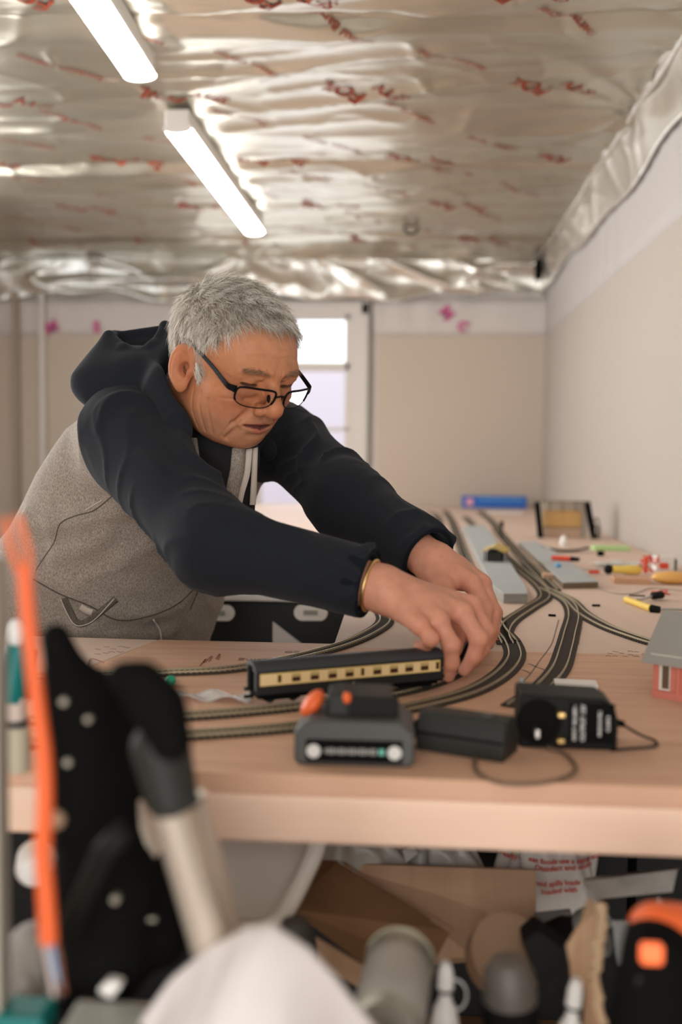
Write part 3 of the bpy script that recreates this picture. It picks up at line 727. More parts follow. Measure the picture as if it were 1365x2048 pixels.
place(woodblock(0, 0, 0.036, 0.03, 0.012, 0, 'small pale wood block by the short platform', (0.60, 0.38, 0.24)), 1102, 1158, 0.0)
place(woodblock(0, 0, 0.078, 0.06, 0.012, 0, 'flat reddish wood offcut at the right under the orange tool', (0.60, 0.34, 0.20)), 1262, 1165, -0.08)
# little platform building with an ochre roof on the long platform
p = at_z(992, 1120, BENCH_Z+0.019)
st = thing('toy_station', 'toy platform shelter with ochre roof on the long grey platform', 'toy shelter', (float(p[0]), float(p[1]), BENCH_Z+0.019), 1.35)
st.scale = (1.5, 1.5, 1.6)
MB().box((0, 0, 0.0075), (0.055, 0.022, 0.015)).build('shelter_walls', M['black_soft'], st)
for s in (-1, 1):
    V = [(-0.034, s*0.019, 0.014), (0.034, s*0.019, 0.014), (0.034, 0, 0.022), (-0.034, 0, 0.022)]
    V += [(x, y, z+0.002) for x, y, z in V]
    MB().add(V, [(0,3,2,1), (4,5,6,7), (0,1,5,4), (1,2,6,5), (2,3,7,6), (3,0,4,7)]).build('roof_slope', mat('ochre_roof', (0.56, 0.40, 0.12), 0.7) if 'ochre_roof' not in bpy.data.materials else bpy.data.materials['ochre_roof'], st)
for x in (-0.026, 0.026):
    for s in (-1, 1): MB().cyl((x, s*0.014, 0), (x, s*0.014, 0.015), 0.0012, 8).build('post', M['black_matt'], st)
p = at_z(1003, 1082)
sg = thing('toy_signal', 'small dark signal post beyond the platform shelter', 'toy signal', (float(p[0])+0.012, float(p[1])+0.12, BENCH_Z))
MB().cyl((0, 0, 0), (0, 0, 0.04), 0.003, 8).build('post', M['black_matt'], sg); MB().box((0, 0, 0.046), (0.012, 0.008, 0.02)).build('signal_head', M['black_matt'], sg, bevel=0.001)
# blue box near the far wall
p = at_z(985, 1017)
bb = thing('blue_box', 'long blue cardboard box with a pink square by the far wall', 'box', (float(p[0])+0.01, float(p[1])+0.0, BENCH_Z), -0.02)
MB().box((0, 0.03, 0.032), (0.325, 0.08, 0.060)).build('box_body', mat('blue_card', (0.02, 0.13, 0.48), 0.5), bb, bevel=0.002)
MB().box((-0.125, -0.0105, 0.032), (0.035, 0.002, 0.036)).build('pink_patch', mat('pink_card', (0.75, 0.35, 0.45), 0.6), bb)
MB().box((0.03, -0.0105, 0.048), (0.22, 0.002, 0.010)).build('pale_stripe', mat('light_blue_card', (0.10, 0.32, 0.68), 0.6), bb)
tag(MB().box((0, 0, 0.003), (0.16, 0.05, 0.006)).build('paper_sheet', M['white_plastic']), 'pale paper strip in front of the long blue box', 'paper')
place(COL.objects['paper_sheet'], 1010, 1026, 0.05)
# black framed trestle with a yellow picture standing at the wall
p = at_z(1130, 1078)
fr_ = thing('toy_bridge', 'black trestle bridge frame with ochre back panel against the wall', 'toy bridge', (float(p[0]), float(p[1])+0.03, BENCH_Z), 0.0)
S_ = float(p[1])/FPX
MB().box((0, 0.03, 0.062*1), (0.125, 0.006, 0.060)).build('ochre_panel', mat('ochre_panel', (0.74, 0.47, 0.15), 0.6, noise=(14, 0.3, (0.62, 0.36, 0.16))), fr_)
MB().box((0, 0.03, 0.018), (0.125, 0.006, 0.034)).build('lower_panel', mat('pinkish_panel', (0.58, 0.40, 0.29), 0.7), fr_)
MB().box((0.0, 0.036, 0.060), (0.17, 0.006, 0.118)).build('backboard', mat('pale_backboard', (0.56, 0.50, 0.42), 0.8), fr_)
for x, l, a in ((-0.082, 0.118, 0.16), (0.088, 0.122, 0.20)):
    MB().box((0, 0, 0), (0.016, 0.03, l), T((x, 0, 0.060), 0, -a if x > 0 else -a*0.8, 0)).build('side_post', M['black_matt'], fr_, bevel=0.001)
for x in (-0.042, 0.0, 0.042): MB().box((x, 0.02, 0.105), (0.004, 0.01, 0.034)).build('balusters', mat('grey_brown', (0.25, 0.22, 0.16), 0.7) if 'grey_brown' not in bpy.data.materials else bpy.data.materials['grey_brown'], fr_)
MB().box((-0.005, 0.012, 0.122), (0.185, 0.016, 0.006)).build('top_beam', bpy.data.materials['grey_brown'], fr_)
p = at_z(1192, 1078)
t = thing('toy_arch', 'dark narrow toy arch beside the trestle bridge', 'toy arch', (float(p[0]), float(p[1]), BENCH_Z))
MB().tube([(-0.012, 0, 0), (-0.014, 0, 0.04), (-0.006, 0, 0.066), (0.004, 0, 0.07), (0.012, 0, 0.04), (0.015, 0, 0)], 0.004, 6).build('arch_rib', bpy.data.materials['grey_brown'], t)
MB().tube([(-0.004, 0, 0), (-0.004, 0, 0.05), (0.006, 0, 0.04), (0.006, 0, 0)], 0.003, 6).build('inner_rib', M['black_matt'], t)
o = tag(MB().lathe([(0.010, 0), (0.012, 0.012), (0.009, 0.026), (0.004, 0.032)], 16).build('white_pot', M['white_plastic'], smooth='auto'), 'small white pot in front of the trestle bridge', 'pot'); place(o, 1128, 1092)
o = tag(MB().sheet(lambda u, v: ((u-0.5)*0.13, (v-0.5)*0.03, 0.004 + 0.010*(2*abs(u-0.5))**2), 16, 3, 0.003).build('black_offcut', M['black_matt']), 'curved black plastic strip lying in front of the trestle bridge', 'strip'); place(o, 1132, 1104, -0.04)
o = thing('marker_pen', 'red marker pen with black cap on the short platform', 'pen', (0, 0, 0)); place(o, 1131, 1122, -0.45, BENCH_Z+0.014)
MB().cyl((-0.034, 0, 0.006), (0.014, 0, 0.006), 0.006, 14).build('pen_barrel', M['red'], o, smooth='auto'); MB().cyl((0.014, 0, 0.006), (0.036, 0, 0.006), 0.0064, 14, r2=0.005).build('pen_cap', M['black'], o, smooth='auto')
o = tag(MB().ball((0, 0, 0.005), (0.008, 0.006, 0.005), 10).build('blue_bead', mat('bright_blue', (0.10, 0.36, 0.62), 0.5), smooth=True), 'tiny bright blue cap beside the red marker pen', 'cap'); place(o, 1117, 1135, z=BENCH_Z+0.014)
o = tag(MB().box((0, 0, 0.006), (0.105, 0.05, 0.012)).build('green_block', mat('pale_green_foam', (0.45, 0.66, 0.28), 0.8), bevel=0.002), 'pale green foam strip by the right wall', 'foam strip'); place(o, 1222, 1100)
o = tag(MB().box((0, 0, 0.007), (0.02, 0.012, 0.014)).build('dark_nut', M['black_matt'], bevel=0.004), 'tiny dark piece in front of the green foam strip', 'scrap'); place(o, 1202, 1112)
o = thing('clear_packet', 'clear plastic parts packet behind the yellow screwdriver', 'packet', (0, 0, 0)); place(o, 1240, 1132, 0.05)
M['clear'] = mat('clear_plastic', (0.75, 0.73, 0.70), 0.2, alpha=0.55)
MB().sheet(lambda u, v: ((u-0.5)*0.13, (v-0.5)*0.07, 0.006 + 0.006*math.sin(u*9)*math.sin(v*5)), 24, 10, 0.002).build('packet_film', M['clear'], o, smooth=True)
MB().box((0, 0.01, 0.004), (0.10, 0.03, 0.008)).build('packet_card', M['label_grey'], o)
o = thing('screwdriver', 'yellow handled screwdriver with black collar lying by the wall', 'screwdriver', (0, 0, 0)); place(o, 1250, 1150, -0.06)
RYm = Matrix.Rotation(PI/2, 4, 'Y')
MB().lathe([(0.007, 0), (0.011, 0.008), (0.0115, 0.03), (0.0085, 0.05), (0.0095, 0.062), (0.007, 0.066)], 16, T((0.038, 0, 0.0125), 0, -PI/2, 0)).build('handle', M['yellow'], o, smooth='auto')
MB().ball((-0.037, 0, 0.0125), (0.011, 0.011, 0.0115), 14).build('collar', M['black'], o, smooth=True)
MB().cyl((-0.045, 0, 0.0125), (-0.10, 0.0, 0.010), 0.0022, 8).build('shaft', M['steel'], o)
MB().cyl((-0.058, -0.004, 0.006), (-0.082, -0.004, 0.006), 0.004, 8).build('red_sleeve', M['red'], o)
o = thing('coiled_wire', 'red wire tangle behind the orange tool', 'wire', (0, 0, 0)); place(o, 1302, 1150)
rr = random.Random(3)
MB().tube(spline([(rr.uniform(-0.025, 0.03), rr.uniform(-0.01, 0.02), rr.uniform(0.004, 0.05)) for _ in range(12)], 7), 0.0016, 6).build('wire_loop', M['red'], o, smooth=True)
MB().box((0.03, 0.0, 0.022), (0.02, 0.012, 0.014)).build('connector', M['red'], o, bevel=0.002); MB().box((-0.012, 0, 0.022), (0.008, 0.01, 0.036), None).build('connector', M['red'], o, bevel=0.002)
o = thing('white_carton', 'white carton with grey edge behind the orange tool', 'box', (0, 0, 0)); place(o, 1327, 1140, 0.1)
MB().box((0, 0, 0.0175), (0.045, 0.03, 0.035)).build('carton_body', M['white_plastic'], o, bevel=0.001); MB().box((0.026, 0, 0.014), (0.005, 0.03, 0.028)).build('carton_edge', M['grey_soft'], o)
o = tag(MB().ball((0, 0, 0.014), (0.045, 0.020, 0.014), 20).build('amber_block', mat('amber_plastic', (0.78, 0.42, 0.12), 0.4), smooth=True), 'rounded amber plastic tool cut off by the right edge', 'tool'); place(o, 1345, 1168, -0.03)
o = thing('red_wire', 'small red wire tangle on the bare board at right', 'wire', (0, 0, 0)); place(o, 1318, 1188)
MB().tube(spline([(rr.uniform(-0.02, 0.024), rr.uniform(-0.02, 0.02), rr.uniform(0.0015, 0.006)) for _ in range(11)], 7), 0.0012, 6).build('wire_loop', M['red'], o, smooth=True)
P = [at_z(x, y)+np.array([0, 0, 0.0015]) for x, y in ((1198, 1178), (1230, 1188), (1270, 1188), (1300, 1178), (1340, 1180), (1380, 1185))]
tag(MB().tube(spline(P, 6), 0.001, 6).build('grey_wire', mat('grey_wire', (0.34, 0.28, 0.24), 0.6), smooth=True), 'thin grey wire running from the short platform to the right edge', 'wire')
# yellow craft knife / pin vice and a clamp
def rod_between(o, a, b, r, n, name, mt, za=0.006, zb=0.006, r2=None):
    A = at_z(*a)-np.array(o.location); B = at_z(*b)-np.array(o.location); A[2] = za; B[2] = zb
    return MB().cyl(A, B, r, n, r2=r2).build(name, mt, o, smooth='auto')
o = thing('soldering_tool', 'yellow handled metal tool with black ferrule on the bare board', 'tool', tuple(at_z(1285, 1215)))
rod_between(o, (1253, 1205), (1304, 1224), 0.006, 14, 'handle', M['yellow'], r2=0.0065)
rod_between(o, (1303, 1224), (1320, 1226), 0.0075, 14, 'ferrule', M['black'], r2=0.006)
rod_between(o, (1320, 1225), (1380, 1226), 0.0028, 10, 'shaft', M['steel'])
o = thing('tweezers', 'steel tweezers with black tip above the yellow tool', 'tweezers', tuple(at_z(1290, 1206)))
rod_between(o, (1276, 1211), (1312, 1199), 0.003, 10, 'arm', M['steel'], 0.010, 0.008)
rod_between(o, (1307, 1201), (1324, 1199), 0.0075, 12, 'grip', M['black'], 0.009, 0.009)
rod_between(o, (1260, 1203), (1290, 1196), 0.0015, 8, 'arm', M['black_soft'], 0.012, 0.004)
o = tag(MB().tube(spline([at_z(x, y)+np.array([0, 0, 0.003]) for x, y in ((1326, 1247), (1335, 1250), (1345, 1249), (1358, 1247))], 5), 0.002, 6).build('black_clip', M['black_matt']), 'thin black clip lying just beyond the toy house roof', 'clip')
# green bead, clear strip and bits by the left end of the coach
o = tag(MB().ball((0, 0, 0.006), (0.0065, 0.006, 0.006), 14).build('green_pin_head', mat('bright_green', (0.03, 0.52, 0.28), 0.35), smooth=True), 'bright green pin head beside the left end of the coach', 'pin'); place(o, 342, 1370)
o = tag(MB().sheet(lambda u, v: ((u-0.5)*0.085, (v-0.5)*0.030, 0.004 + 0.0035*math.sin(u*11+v*3)), 20, 6, 0.0015).build('plastic_sleeve', M['clear'], smooth=True), 'crumpled clear plastic sleeve between the tracks left of the coach', 'packet'); place(o, 430, 1398, -0.02)

# ------------------------------------------------------------------ behind the man: black case on a stand, orange bits
p = at_z(535, 1192)
yc = 2.05; pc = at_y(535, 1188, yc); pc[0] = -0.375
cs = thing('black_case', 'black case with white oval handles standing behind the bench', 'case', (float(pc[0]), yc, 0.0), 0.02)
zt = float(pc[2]); CH = zt-0.015
MB().box((0, 0.22, CH/2), (0.50, 0.44, CH)).build('case_body', mat('case_black', (0.008, 0.009, 0.008), 0.5), cs, bevel=0.006)
MB().box((0, 0.22, CH+0.008), (0.505, 0.46, 0.016)).build('lid', M['white_plastic'], cs, bevel=0.004)
for px in (437, 622):
    q = at_y(px, 1225, yc)
    x = float(q[0]-pc[0]); z = float(q[2])
    R_ = Matrix(((1, 0, 0, 0), (0, 0, 1, 0), (0, 1, 0, 0), (0, 0, 0, 1)))
    st_ = [(x + 0.018*math.copysign(1, math.cos(a)) + 0.017*math.cos(a), z + 0.017*math.sin(a)) for a in np.linspace(0, 2*PI, 28, endpoint=False)]
    MB().prism(st_, -0.006, 0.003, R_).build('handle', M['white_plastic'], cs)
    MB().box((x, -0.007, z), (0.030, 0.003, 0.010)).build('handle_slot', mat('slot_grey', (0.30, 0.32, 0.27), 0.6) if 'slot_grey' not in bpy.data.materials else bpy.data.materials['slot_grey'], cs)
# the patch of light on the case front is painted as a thin pale triangle
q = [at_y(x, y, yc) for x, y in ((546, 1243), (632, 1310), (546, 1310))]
MB().prism([(float(v[0]-pc[0]), float(v[2])) for v in q], -0.003, 0.001, R_).build('painted_light_patch', mat('light_patch_white', (0.62, 0.58, 0.56), 0.8), cs)
o = thing('orange_crate', 'orange plastic tool lying on the white lid of the black case', 'tool', (float(pc[0])-0.09, yc+0.10, zt-0.0), 0.2)
MB().box((0, 0, 0.022), (0.12, 0.05, 0.044)).build('tool_body', M['orange'], o, bevel=0.008); MB().cyl((0.06, 0, 0.018), (0.11, 0, 0.018), 0.012, 12).build('tool_nose', M['black'], o, smooth='auto')
# left background: crates and an extension reel beyond the man's back
TZ = BENCH_Z - 0.002
o = thing('extension_reel', 'orange cable coil on the far bench at the left edge', 'cable reel', (-1.09, 3.02, TZ), 0.1)
for k in range(5):
    MB().tube([((0.075-0.004*k)*math.cos(a), (0.05)*math.sin(a), 0.012+0.019*k) for a in np.linspace(0, 2*PI, 28, endpoint=False)], 0.011, 8, closed=True).build('cable_turn', M['orange'], o, smooth=True)
o = tag(MB().lathe([(0.024, 0), (0.026, 0.05), (0.018, 0.075), (0.010, 0.085), (0.010, 0.10)], 18, T((-1.13, 2.93, TZ))).build('white_bottle', M['white_plastic'], smooth='auto'), 'white bottle beside the orange coil at the left edge', 'bottle')
o = thing('power_socket', 'white and red power socket block low at the left edge', 'socket', (-1.13, 2.885, TZ), 0.1)
MB().box((0, 0, 0.0), (0.08, 0.05, 0.035)).build('socket_body', M['white_plastic'], o, bevel=0.006); MB().box((-0.01, -0.027, 0.0), (0.03, 0.004, 0.012)).build('rocker_switch', M['red'], o)
o.location[2] = TZ + 0.0175; 
# ------------------------------------------------------------------ implicit surfaces: smooth continuous bodies and cloth
F32 = np.float32
def sd_cap(P, a, b, ra, rb):
    a = np.asarray(a, F32); b = np.asarray(b, F32); ab = b - a
    h = np.clip(((P - a) @ ab) / max(float(ab @ ab), 1e-9), 0, 1)
    d = P - a - h[:, None] * ab
    return np.sqrt(np.einsum('ij,ij->i', d, d)) - (ra + (rb - ra) * h)
def sd_ell(P, c, r, R=None):
    q = P - np.asarray(c, F32)
    if R is not None: q = q @ np.asarray(R, F32)          # columns of R are the ellipsoid's axes
    r = np.asarray(r, F32)
    k0 = np.sqrt(((q / r) ** 2).sum(1)); k1 = np.sqrt(((q / (r * r)) ** 2).sum(1)) + 1e-9
    return k0 * (k0 - 1) / k1
def smin(a, b, k):
    h = np.clip(0.5 + 0.5 * (b - a) / k, 0, 1)
    return b + (a - b) * h - k * h * (1 - h)
def smax(a, b, k): return -smin(-a, -b, k)
def sd_chain(P, pts, rad, k=0.006):
    d = None
    for i in range(len(pts) - 1):
        e = sd_cap(P, pts[i], pts[i+1], rad[i], rad[i+1])
        d = e if d is None else smin(d, e, k)
    return d
def near_only(P, c, r, f, far=0.05):
    """evaluate f only inside the sphere (c, r)"""
    q = P - np.asarray(c, F32); dist = np.sqrt(np.einsum('ij,ij->i', q, q)) - r
    out = np.maximum(dist, 0).astype(F32) + far
    m_ = dist < 0
    if m_.any(): out[m_] = f(P[m_])
    return out
def surface(f, lo, hi, res, B=16, batch=60):
    """sparse surface nets of f(P)=0 over the box lo..hi"""
    lo = np.array(lo, float); hi = np.array(hi, float)
    nb = np.ceil((hi - lo) / (res * B)).astype(int)
    bi = np.stack(np.meshgrid(*[np.arange(n) for n in nb], indexing='ij'), -1).reshape(-1, 3)
    cen = (lo + (bi + 0.5) * res * B).astype(F32)
    d = np.concatenate([f(cen[i:i+100000]) for i in range(0, len(cen), 100000)])
    bi = bi[np.abs(d) < res * B * 1.15 + 0.006]
    # refine once with sub-block centres to drop empty blocks
    S = B + 2
    loc = np.stack(np.meshgrid(*[np.arange(-1, B + 1)] * 3, indexing='ij'), -1).reshape(-1, 3)
    dim = nb * B + 4
    vid_all = []; vpos_all = []; quads = []
    def cid(c): return ((c[..., 0] + 2) * dim[1] + (c[..., 1] + 2)) * dim[2] + (c[..., 2] + 2)
    for s in range(0, len(bi), batch):
        blk = bi[s:s+batch] * B
        G = blk[:, None, :] + loc[None]
        P = (lo + G * res).astype(F32).reshape(-1, 3)
        D = f(P).reshape(len(blk), S, S, S)
        sg = D < 0
        # cells
        cmin = np.zeros((len(blk), S-1, S-1, S-1), int)
        for i in (0, 1):
            for j in (0, 1):
                for k in (0, 1): cmin += sg[:, i:S-1+i, j:S-1+j, k:S-1+k]
        act = (cmin > 0) & (cmin < 8)
        b, i, j, k = np.nonzero(act)
        if len(b) == 0: continue
        acc = np.zeros((len(b), 3)); cnt = np.zeros(len(b))
        cor = [(0,0,0),(1,0,0),(0,1,0),(1,1,0),(0,0,1),(1,0,1),(0,1,1),(1,1,1)]
        val = [D[b, i+c[0], j+c[1], k+c[2]] for c in cor]
        for e0, e1 in ((0,1),(2,3),(4,5),(6,7),(0,2),(1,3),(4,6),(5,7),(0,4),(1,5),(2,6),(3,7)):
            a_, b_ = val[e0], val[e1]; m_ = (a_ < 0) != (b_ < 0)
            t = np.where(m_, a_ / np.where(m_, a_ - b_, 1), 0)
            p = np.array(cor[e0])[None] + t[:, None] * (np.array(cor[e1]) - np.array(cor[e0]))[None]
            acc += p * m_[:, None]; cnt += m_
        base = blk[b] + np.stack([i, j, k], 1) - 1
        vid_all.append(cid(base)); vpos_all.append(lo + (base + acc / cnt[:, None]) * res)
        # quads: edges whose origin sample index is in 1..B (owned by this block)
        for ax in range(3):
            u, v = [(1, 2), (2, 0), (0, 1)][ax]
            sl0 = [slice(1, B+1)] * 3; sl1 = list(sl0); sl1[ax] = slice(2, B+2)
            A = sg[(slice(None), *sl0)]; Bq = sg[(slice(None), *sl1)]
            b, i, j, k = np.nonzero(A != Bq)
            if len(b) == 0: continue
            o = blk[b] + np.stack([i, j, k], 1)
            du = np.zeros(3, int); du[u] = 1; dv = np.zeros(3, int); dv[v] = 1
            q = np.stack([cid(o - du - dv), cid(o - dv), cid(o), cid(o - du)], 1)
            flip = ~A[b, i, j, k]
            q[flip] = q[flip][:, ::-1]
            quads.append(q)
    vid = np.concatenate(vid_all); vpos = np.concatenate(vpos_all)
    uid, first = np.unique(vid, return_index=True); vpos = vpos[first]
    Q = np.concatenate(quads)
    Qi = np.searchsorted(uid, Q); Qi = np.clip(Qi, 0, len(uid)-1)
    ok = (uid[Qi] == Q).all(1)
    return vpos, Qi[ok]
def mesh_from(name, V, Q, mt, parent=None, cols=None):
    me = bpy.data.meshes.new(name)
    me.vertices.add(len(V)); me.vertices.foreach_set('co', V.astype(F32).ravel())
    me.loops.add(len(Q)*4); me.loops.foreach_set('vertex_index', Q.astype(np.int32).ravel())
    me.polygons.add(len(Q)); me.polygons.foreach_set('loop_start', np.arange(0, len(Q)*4, 4, dtype=np.int32))
    me.update(calc_edges=True); me.validate()
    if cols is not None:
        a = me.color_attributes.new('tint', 'FLOAT_COLOR', 'POINT')
        a.data.foreach_set('color', np.c_[cols, np.ones(len(cols))].astype(F32).ravel())
    return link(name, me, mt, parent, smooth=True)
def grad(f, P, e=0.001):
    P = P.astype(F32); g = np.stack([f(P + np.array(v, F32)*e) - f(P - np.array(v, F32)*e) for v in ((1,0,0),(0,1,0),(0,0,1))], 1)
    return g / (np.linalg.norm(g, axis=1, keepdims=True) + 1e-9)
# ------------------------------------------------------------------ the man leaning over the bench
def J(px, py, y): return at_y(px, py, y)
# head frame: rows L (his left), F (where the face points), U (crown), in world coordinates
_L = np.array([0.715, 0.062, -0.696]); _F = np.array([0.645, -0.443, 0.0]); _F[2] = (_L[0]*_F[0] + _L[1]*_F[1]) / 0.696
_L /= np.linalg.norm(_L); _F /= np.linalg.norm(_F); _U = np.cross(_F, _L)
HR = np.stack([C2W @ _L, C2W @ _F, C2W @ _U])       # world -> head: q = HR @ (p - HC)
HC = J(464, 724, 1.42)
def H(x, y, z): return HC + HR.T @ np.array([x, y, z], float)
def toH(P): return ((P - HC.astype(F32)) @ HR.T.astype(F32)).astype(F32)

def head_core(q):
    x = q[:, 0]; sx = np.abs(x); m_ = np.stack([sx, q[:, 1], q[:, 2]], 1)      # mirrored copy, both sides at +x
    d = sd_ell(q, (0, -0.012, 0.026), (0.077, 0.098, 0.083))
    d = smin(d, sd_ell(q, (0, 0.030, 0.020), (0.066, 0.064, 0.060)), 0.03)                # forehead
    d = smin(d, sd_ell(q, (0, 0.032, -0.030), (0.062, 0.056, 0.066)), 0.025)              # mid face
    d = smin(d, sd_ell(m_, (0.041, 0.056, -0.024), (0.023, 0.026, 0.018)), 0.02)           # cheekbones
    d = smin(d, sd_ell(m_, (0.037, 0.041, -0.053), (0.025, 0.031, 0.028)), 0.02)           # cheeks
    d = smin(d, sd_ell(m_, (0.046, 0.010, -0.058), (0.020, 0.034, 0.028)), 0.020)          # jowl
    d = smin(d, sd_ell(q, (0, 0.048, -0.078), (0.045, 0.032, 0.022)), 0.02)               # jaw
    d = smin(d, sd_ell(q, (0, 0.068, -0.086), (0.021, 0.014, 0.014)), 0.014)              # chin
    d = smin(d, sd_ell(q, (0, 0.016, -0.086), (0.048, 0.050, 0.024)), 0.025)              # under the chin
    d = smin(d, sd_ell(q, (0, 0.068, -0.056), (0.033, 0.026, 0.025)), 0.018)              # muzzle
    d = smin(d, sd_cap(m_, (0.008, 0.093, 0.016), (0.044, 0.078, 0.015), 0.010, 0.0095), 0.016)   # brow
    # eye sockets
    d = smax(d, -sd_ell(m_, (0.031, 0.102, 0.003), (0.020, 0.018, 0.012)), 0.011)
    d = smax(d, -sd_ell(m_, (0.014, 0.103, -0.002), (0.006, 0.009, 0.014)), 0.010)
    d = smin(d, sd_ell(m_, (0.032, 0.0765, 0.002), (0.0170, 0.0150, 0.0125)), 0.004)      # eyeball under the lids
    d = smin(d, sd_cap(m_, (0.018, 0.0910, 0.0085), (0.048, 0.0835, 0.0075), 0.0028, 0.0030), 0.003)   # heavy upper lid
    lid = sd_cap(m_, (0.019, 0.0925, -0.0025), (0.046, 0.0865, -0.0010), 0.0022, 0.0018)
    d = smax(d, -lid, 0.0015)                                                            # lid line
    d = smin(d, sd_ell(m_, (0.033, 0.080, -0.0140), (0.016, 0.0100, 0.0055)), 0.005)        # bags
    d = smax(d, -sd_cap(m_, (0.018, 0.0915, -0.0190), (0.044, 0.0800, -0.0245), 0.0010, 0.0008), 0.006)
    # nose
    d = smin(d, sd_cap(q, (0, 0.093, 0.008), (0, 0.1115, -0.024), 0.0082, 0.0108), 0.009)
    d = smin(d, sd_ell(q, (0, 0.1112, -0.0300), (0.0130, 0.0126, 0.0118)), 0.007)
    d = smin(d, sd_ell(m_, (0.0150, 0.0980, -0.0335), (0.0092, 0.0125, 0.0095)), 0.004)
    d = smax(d, -sd_cap(m_, (0.0075, 0.106, -0.0450), (0.0065, 0.100, -0.035), 0.0046, 0.0032), 0.0015)
    d = smax(d, -sd_cap(m_, (0.0235, 0.094, -0.030), (0.0225, 0.089, -0.041), 0.0018, 0.001), 0.004)
    # folds from nose to mouth, mouth corners
    d = smax(d, -sd_cap(m_, (0.023, 0.0915, -0.036), (0.0350, 0.0770, -0.062), 0.0038, 0.0020), 0.007)
    d = smax(d, -sd_cap(m_, (0.030, 0.081, -0.069), (0.034, 0.068, -0.088), 0.0022, 0.0018), 0.007)
    d = smax(d, -sd_cap(q, (0, 0.101, -0.041), (0, 0.096, -0.050), 0.0018, 0.0022), 0.004)
    # lips, slightly parted
    d = smin(d, sd_cap(m_, (0.0, 0.0925, -0.0550), (0.023, 0.0835, -0.0595), 0.0040, 0.0018), 0.004)
    d = smin(d, sd_cap(m_, (0.0, 0.0905, -0.0680), (0.022, 0.0825, -0.0645), 0.0050, 0.0020), 0.005)
    d = smax(d, -sd_cap(m_, (0.0, 0.0985, -0.0614), (0.0245, 0.0865, -0.0618), 0.0050, 0.0018), 0.002)
    d = smax(d, -sd_cap(q, (-0.013, 0.090, -0.0765), (0.013, 0.090, -0.0765), 0.0028, 0.0028), 0.006)
    return d
# wrinkles: lines slid onto the face surface, then pressed in
_CR = [([(0.0, 0.10, 0.040), (0.015, 0.10, 0.043), (0.030, 0.09, 0.040), (0.042, 0.08, 0.034)], 0.0007), ([(0.0, 0.10, 0.051), (0.016, 0.10, 0.054), (0.034, 0.09, 0.050)], 0.0007),
       ([(0.0, 0.10, 0.062), (0.014, 0.10, 0.064), (0.028, 0.09, 0.061)], 0.0005), ([(0.0055, 0.11, 0.010), (0.0050, 0.11, 0.027)], 0.0009),
       ([(0.053, 0.075, 0.000), (0.061, 0.062, 0.006), (0.067, 0.050, 0.012)], 0.0009), ([(0.054, 0.072, -0.006), (0.064, 0.058, -0.006)], 0.0009), ([(0.053, 0.072, -0.012), (0.063, 0.056, -0.018)], 0.0009),
       ([(0.046, 0.078, -0.022), (0.056, 0.066, -0.027)], 0.0007), ([(0.037, 0.078, -0.060), (0.040, 0.070, -0.072), (0.039, 0.062, -0.084)], 0.0012),
       ([(0.058, 0.050, -0.036), (0.056, 0.050, -0.052), (0.050, 0.052, -0.070), (0.043, 0.052, -0.084)], 0.0012), ([(0.066, 0.034, -0.034), (0.064, 0.036, -0.052), (0.058, 0.040, -0.070), (0.050, 0.042, -0.086)], 0.0011),
       ([(0.072, 0.016, -0.038), (0.070, 0.020, -0.056), (0.063, 0.026, -0.076), (0.054, 0.030, -0.092)], 0.0010)]
CREASES = []
for pts_, r_ in _CR:
    Pc = np.array([np.array(p) for p in spline(pts_, 4)], F32)
    for _ in range(25): Pc = (Pc - grad(head_core, Pc, 0.001)*(head_core(Pc)*0.8)[:, None]).astype(F32)
    CREASES.append((Pc, r_))
def head_sdf(q):
    d = head_core(q); x = q[:, 0]; sx = np.abs(x); m_ = np.stack([sx, q[:, 1], q[:, 2]], 1)
    fr = (q[:, 1] > 0.0) & (np.abs(d) < 0.006)
    if fr.any():
        dm = d[fr]; mm = m_[fr]
        for Pc, r_ in CREASES: dm = smax(dm, -sd_chain(mm, Pc, [r_]*len(Pc), 0.0005), 0.0028)
        d = d.copy(); d[fr] = dm
    # ears
    def ear(qq):
        s = np.stack([np.abs(qq[:, 0]), qq[:, 1], qq[:, 2]], 1)
        R = np.array([[0.88, -0.475, 0], [0.475, 0.88, 0], [0, 0, 1.0]])     # ear plate turned out from the skull
        c = np.array([0.0815, -0.004, -0.010])
        k = ((s - c.astype(F32)) @ R.astype(F32)).astype(F32)             # k: outward, towards the face, up
        e = sd_ell(k, (0, 0, 0), (0.0068, 0.0200, 0.0315))
        e = smin(e, sd_ell(k, (0, 0.005, -0.027), (0.0050, 0.0095, 0.0110)), 0.006)
        e = smax(e, -sd_ell(k, (0.0068, 0.0030, 0.0020), (0.0072, 0.0140, 0.0240)), 0.0020)
        e = smin(e, sd_cap(k, (0.0008, -0.0060, 0.0150), (0.0004, -0.0055, -0.0120), 0.0030, 0.0028), 0.003)
        gr = [(0.0066, 0.0100, 0.0235), (0.0066, -0.0050, 0.0245), (0.0062, -0.0140, 0.0120), (0.0062, -0.0150, -0.0030), (0.0060, -0.0115, -0.0160)]
        e = smax(e, -sd_chain(k, gr, [0.0030, 0.0034, 0.0034, 0.0030, 0.0020], 0.001), 0.0015)
        e = smax(e, -sd_ell(k, (0.0030, 0.0050, -0.0035), (0.0110, 0.0068, 0.0110)), 0.0015)
        e = smin(e, sd_ell(k, (0.0030, 0.0135, -0.0060), (0.0032, 0.0030, 0.0062)), 0.003)
        return e
    es = np.full(len(q), 0.04, F32); mk = (np.abs(sx - 0.08) < 0.035) & (np.abs(q[:, 1] + 0.005) < 0.045) & (np.abs(q[:, 2] + 0.01) < 0.06)
    if mk.any(): es[mk] = ear(q[mk])
    d = np.where(mk, smin(d, es, 0.005), d)
    return d

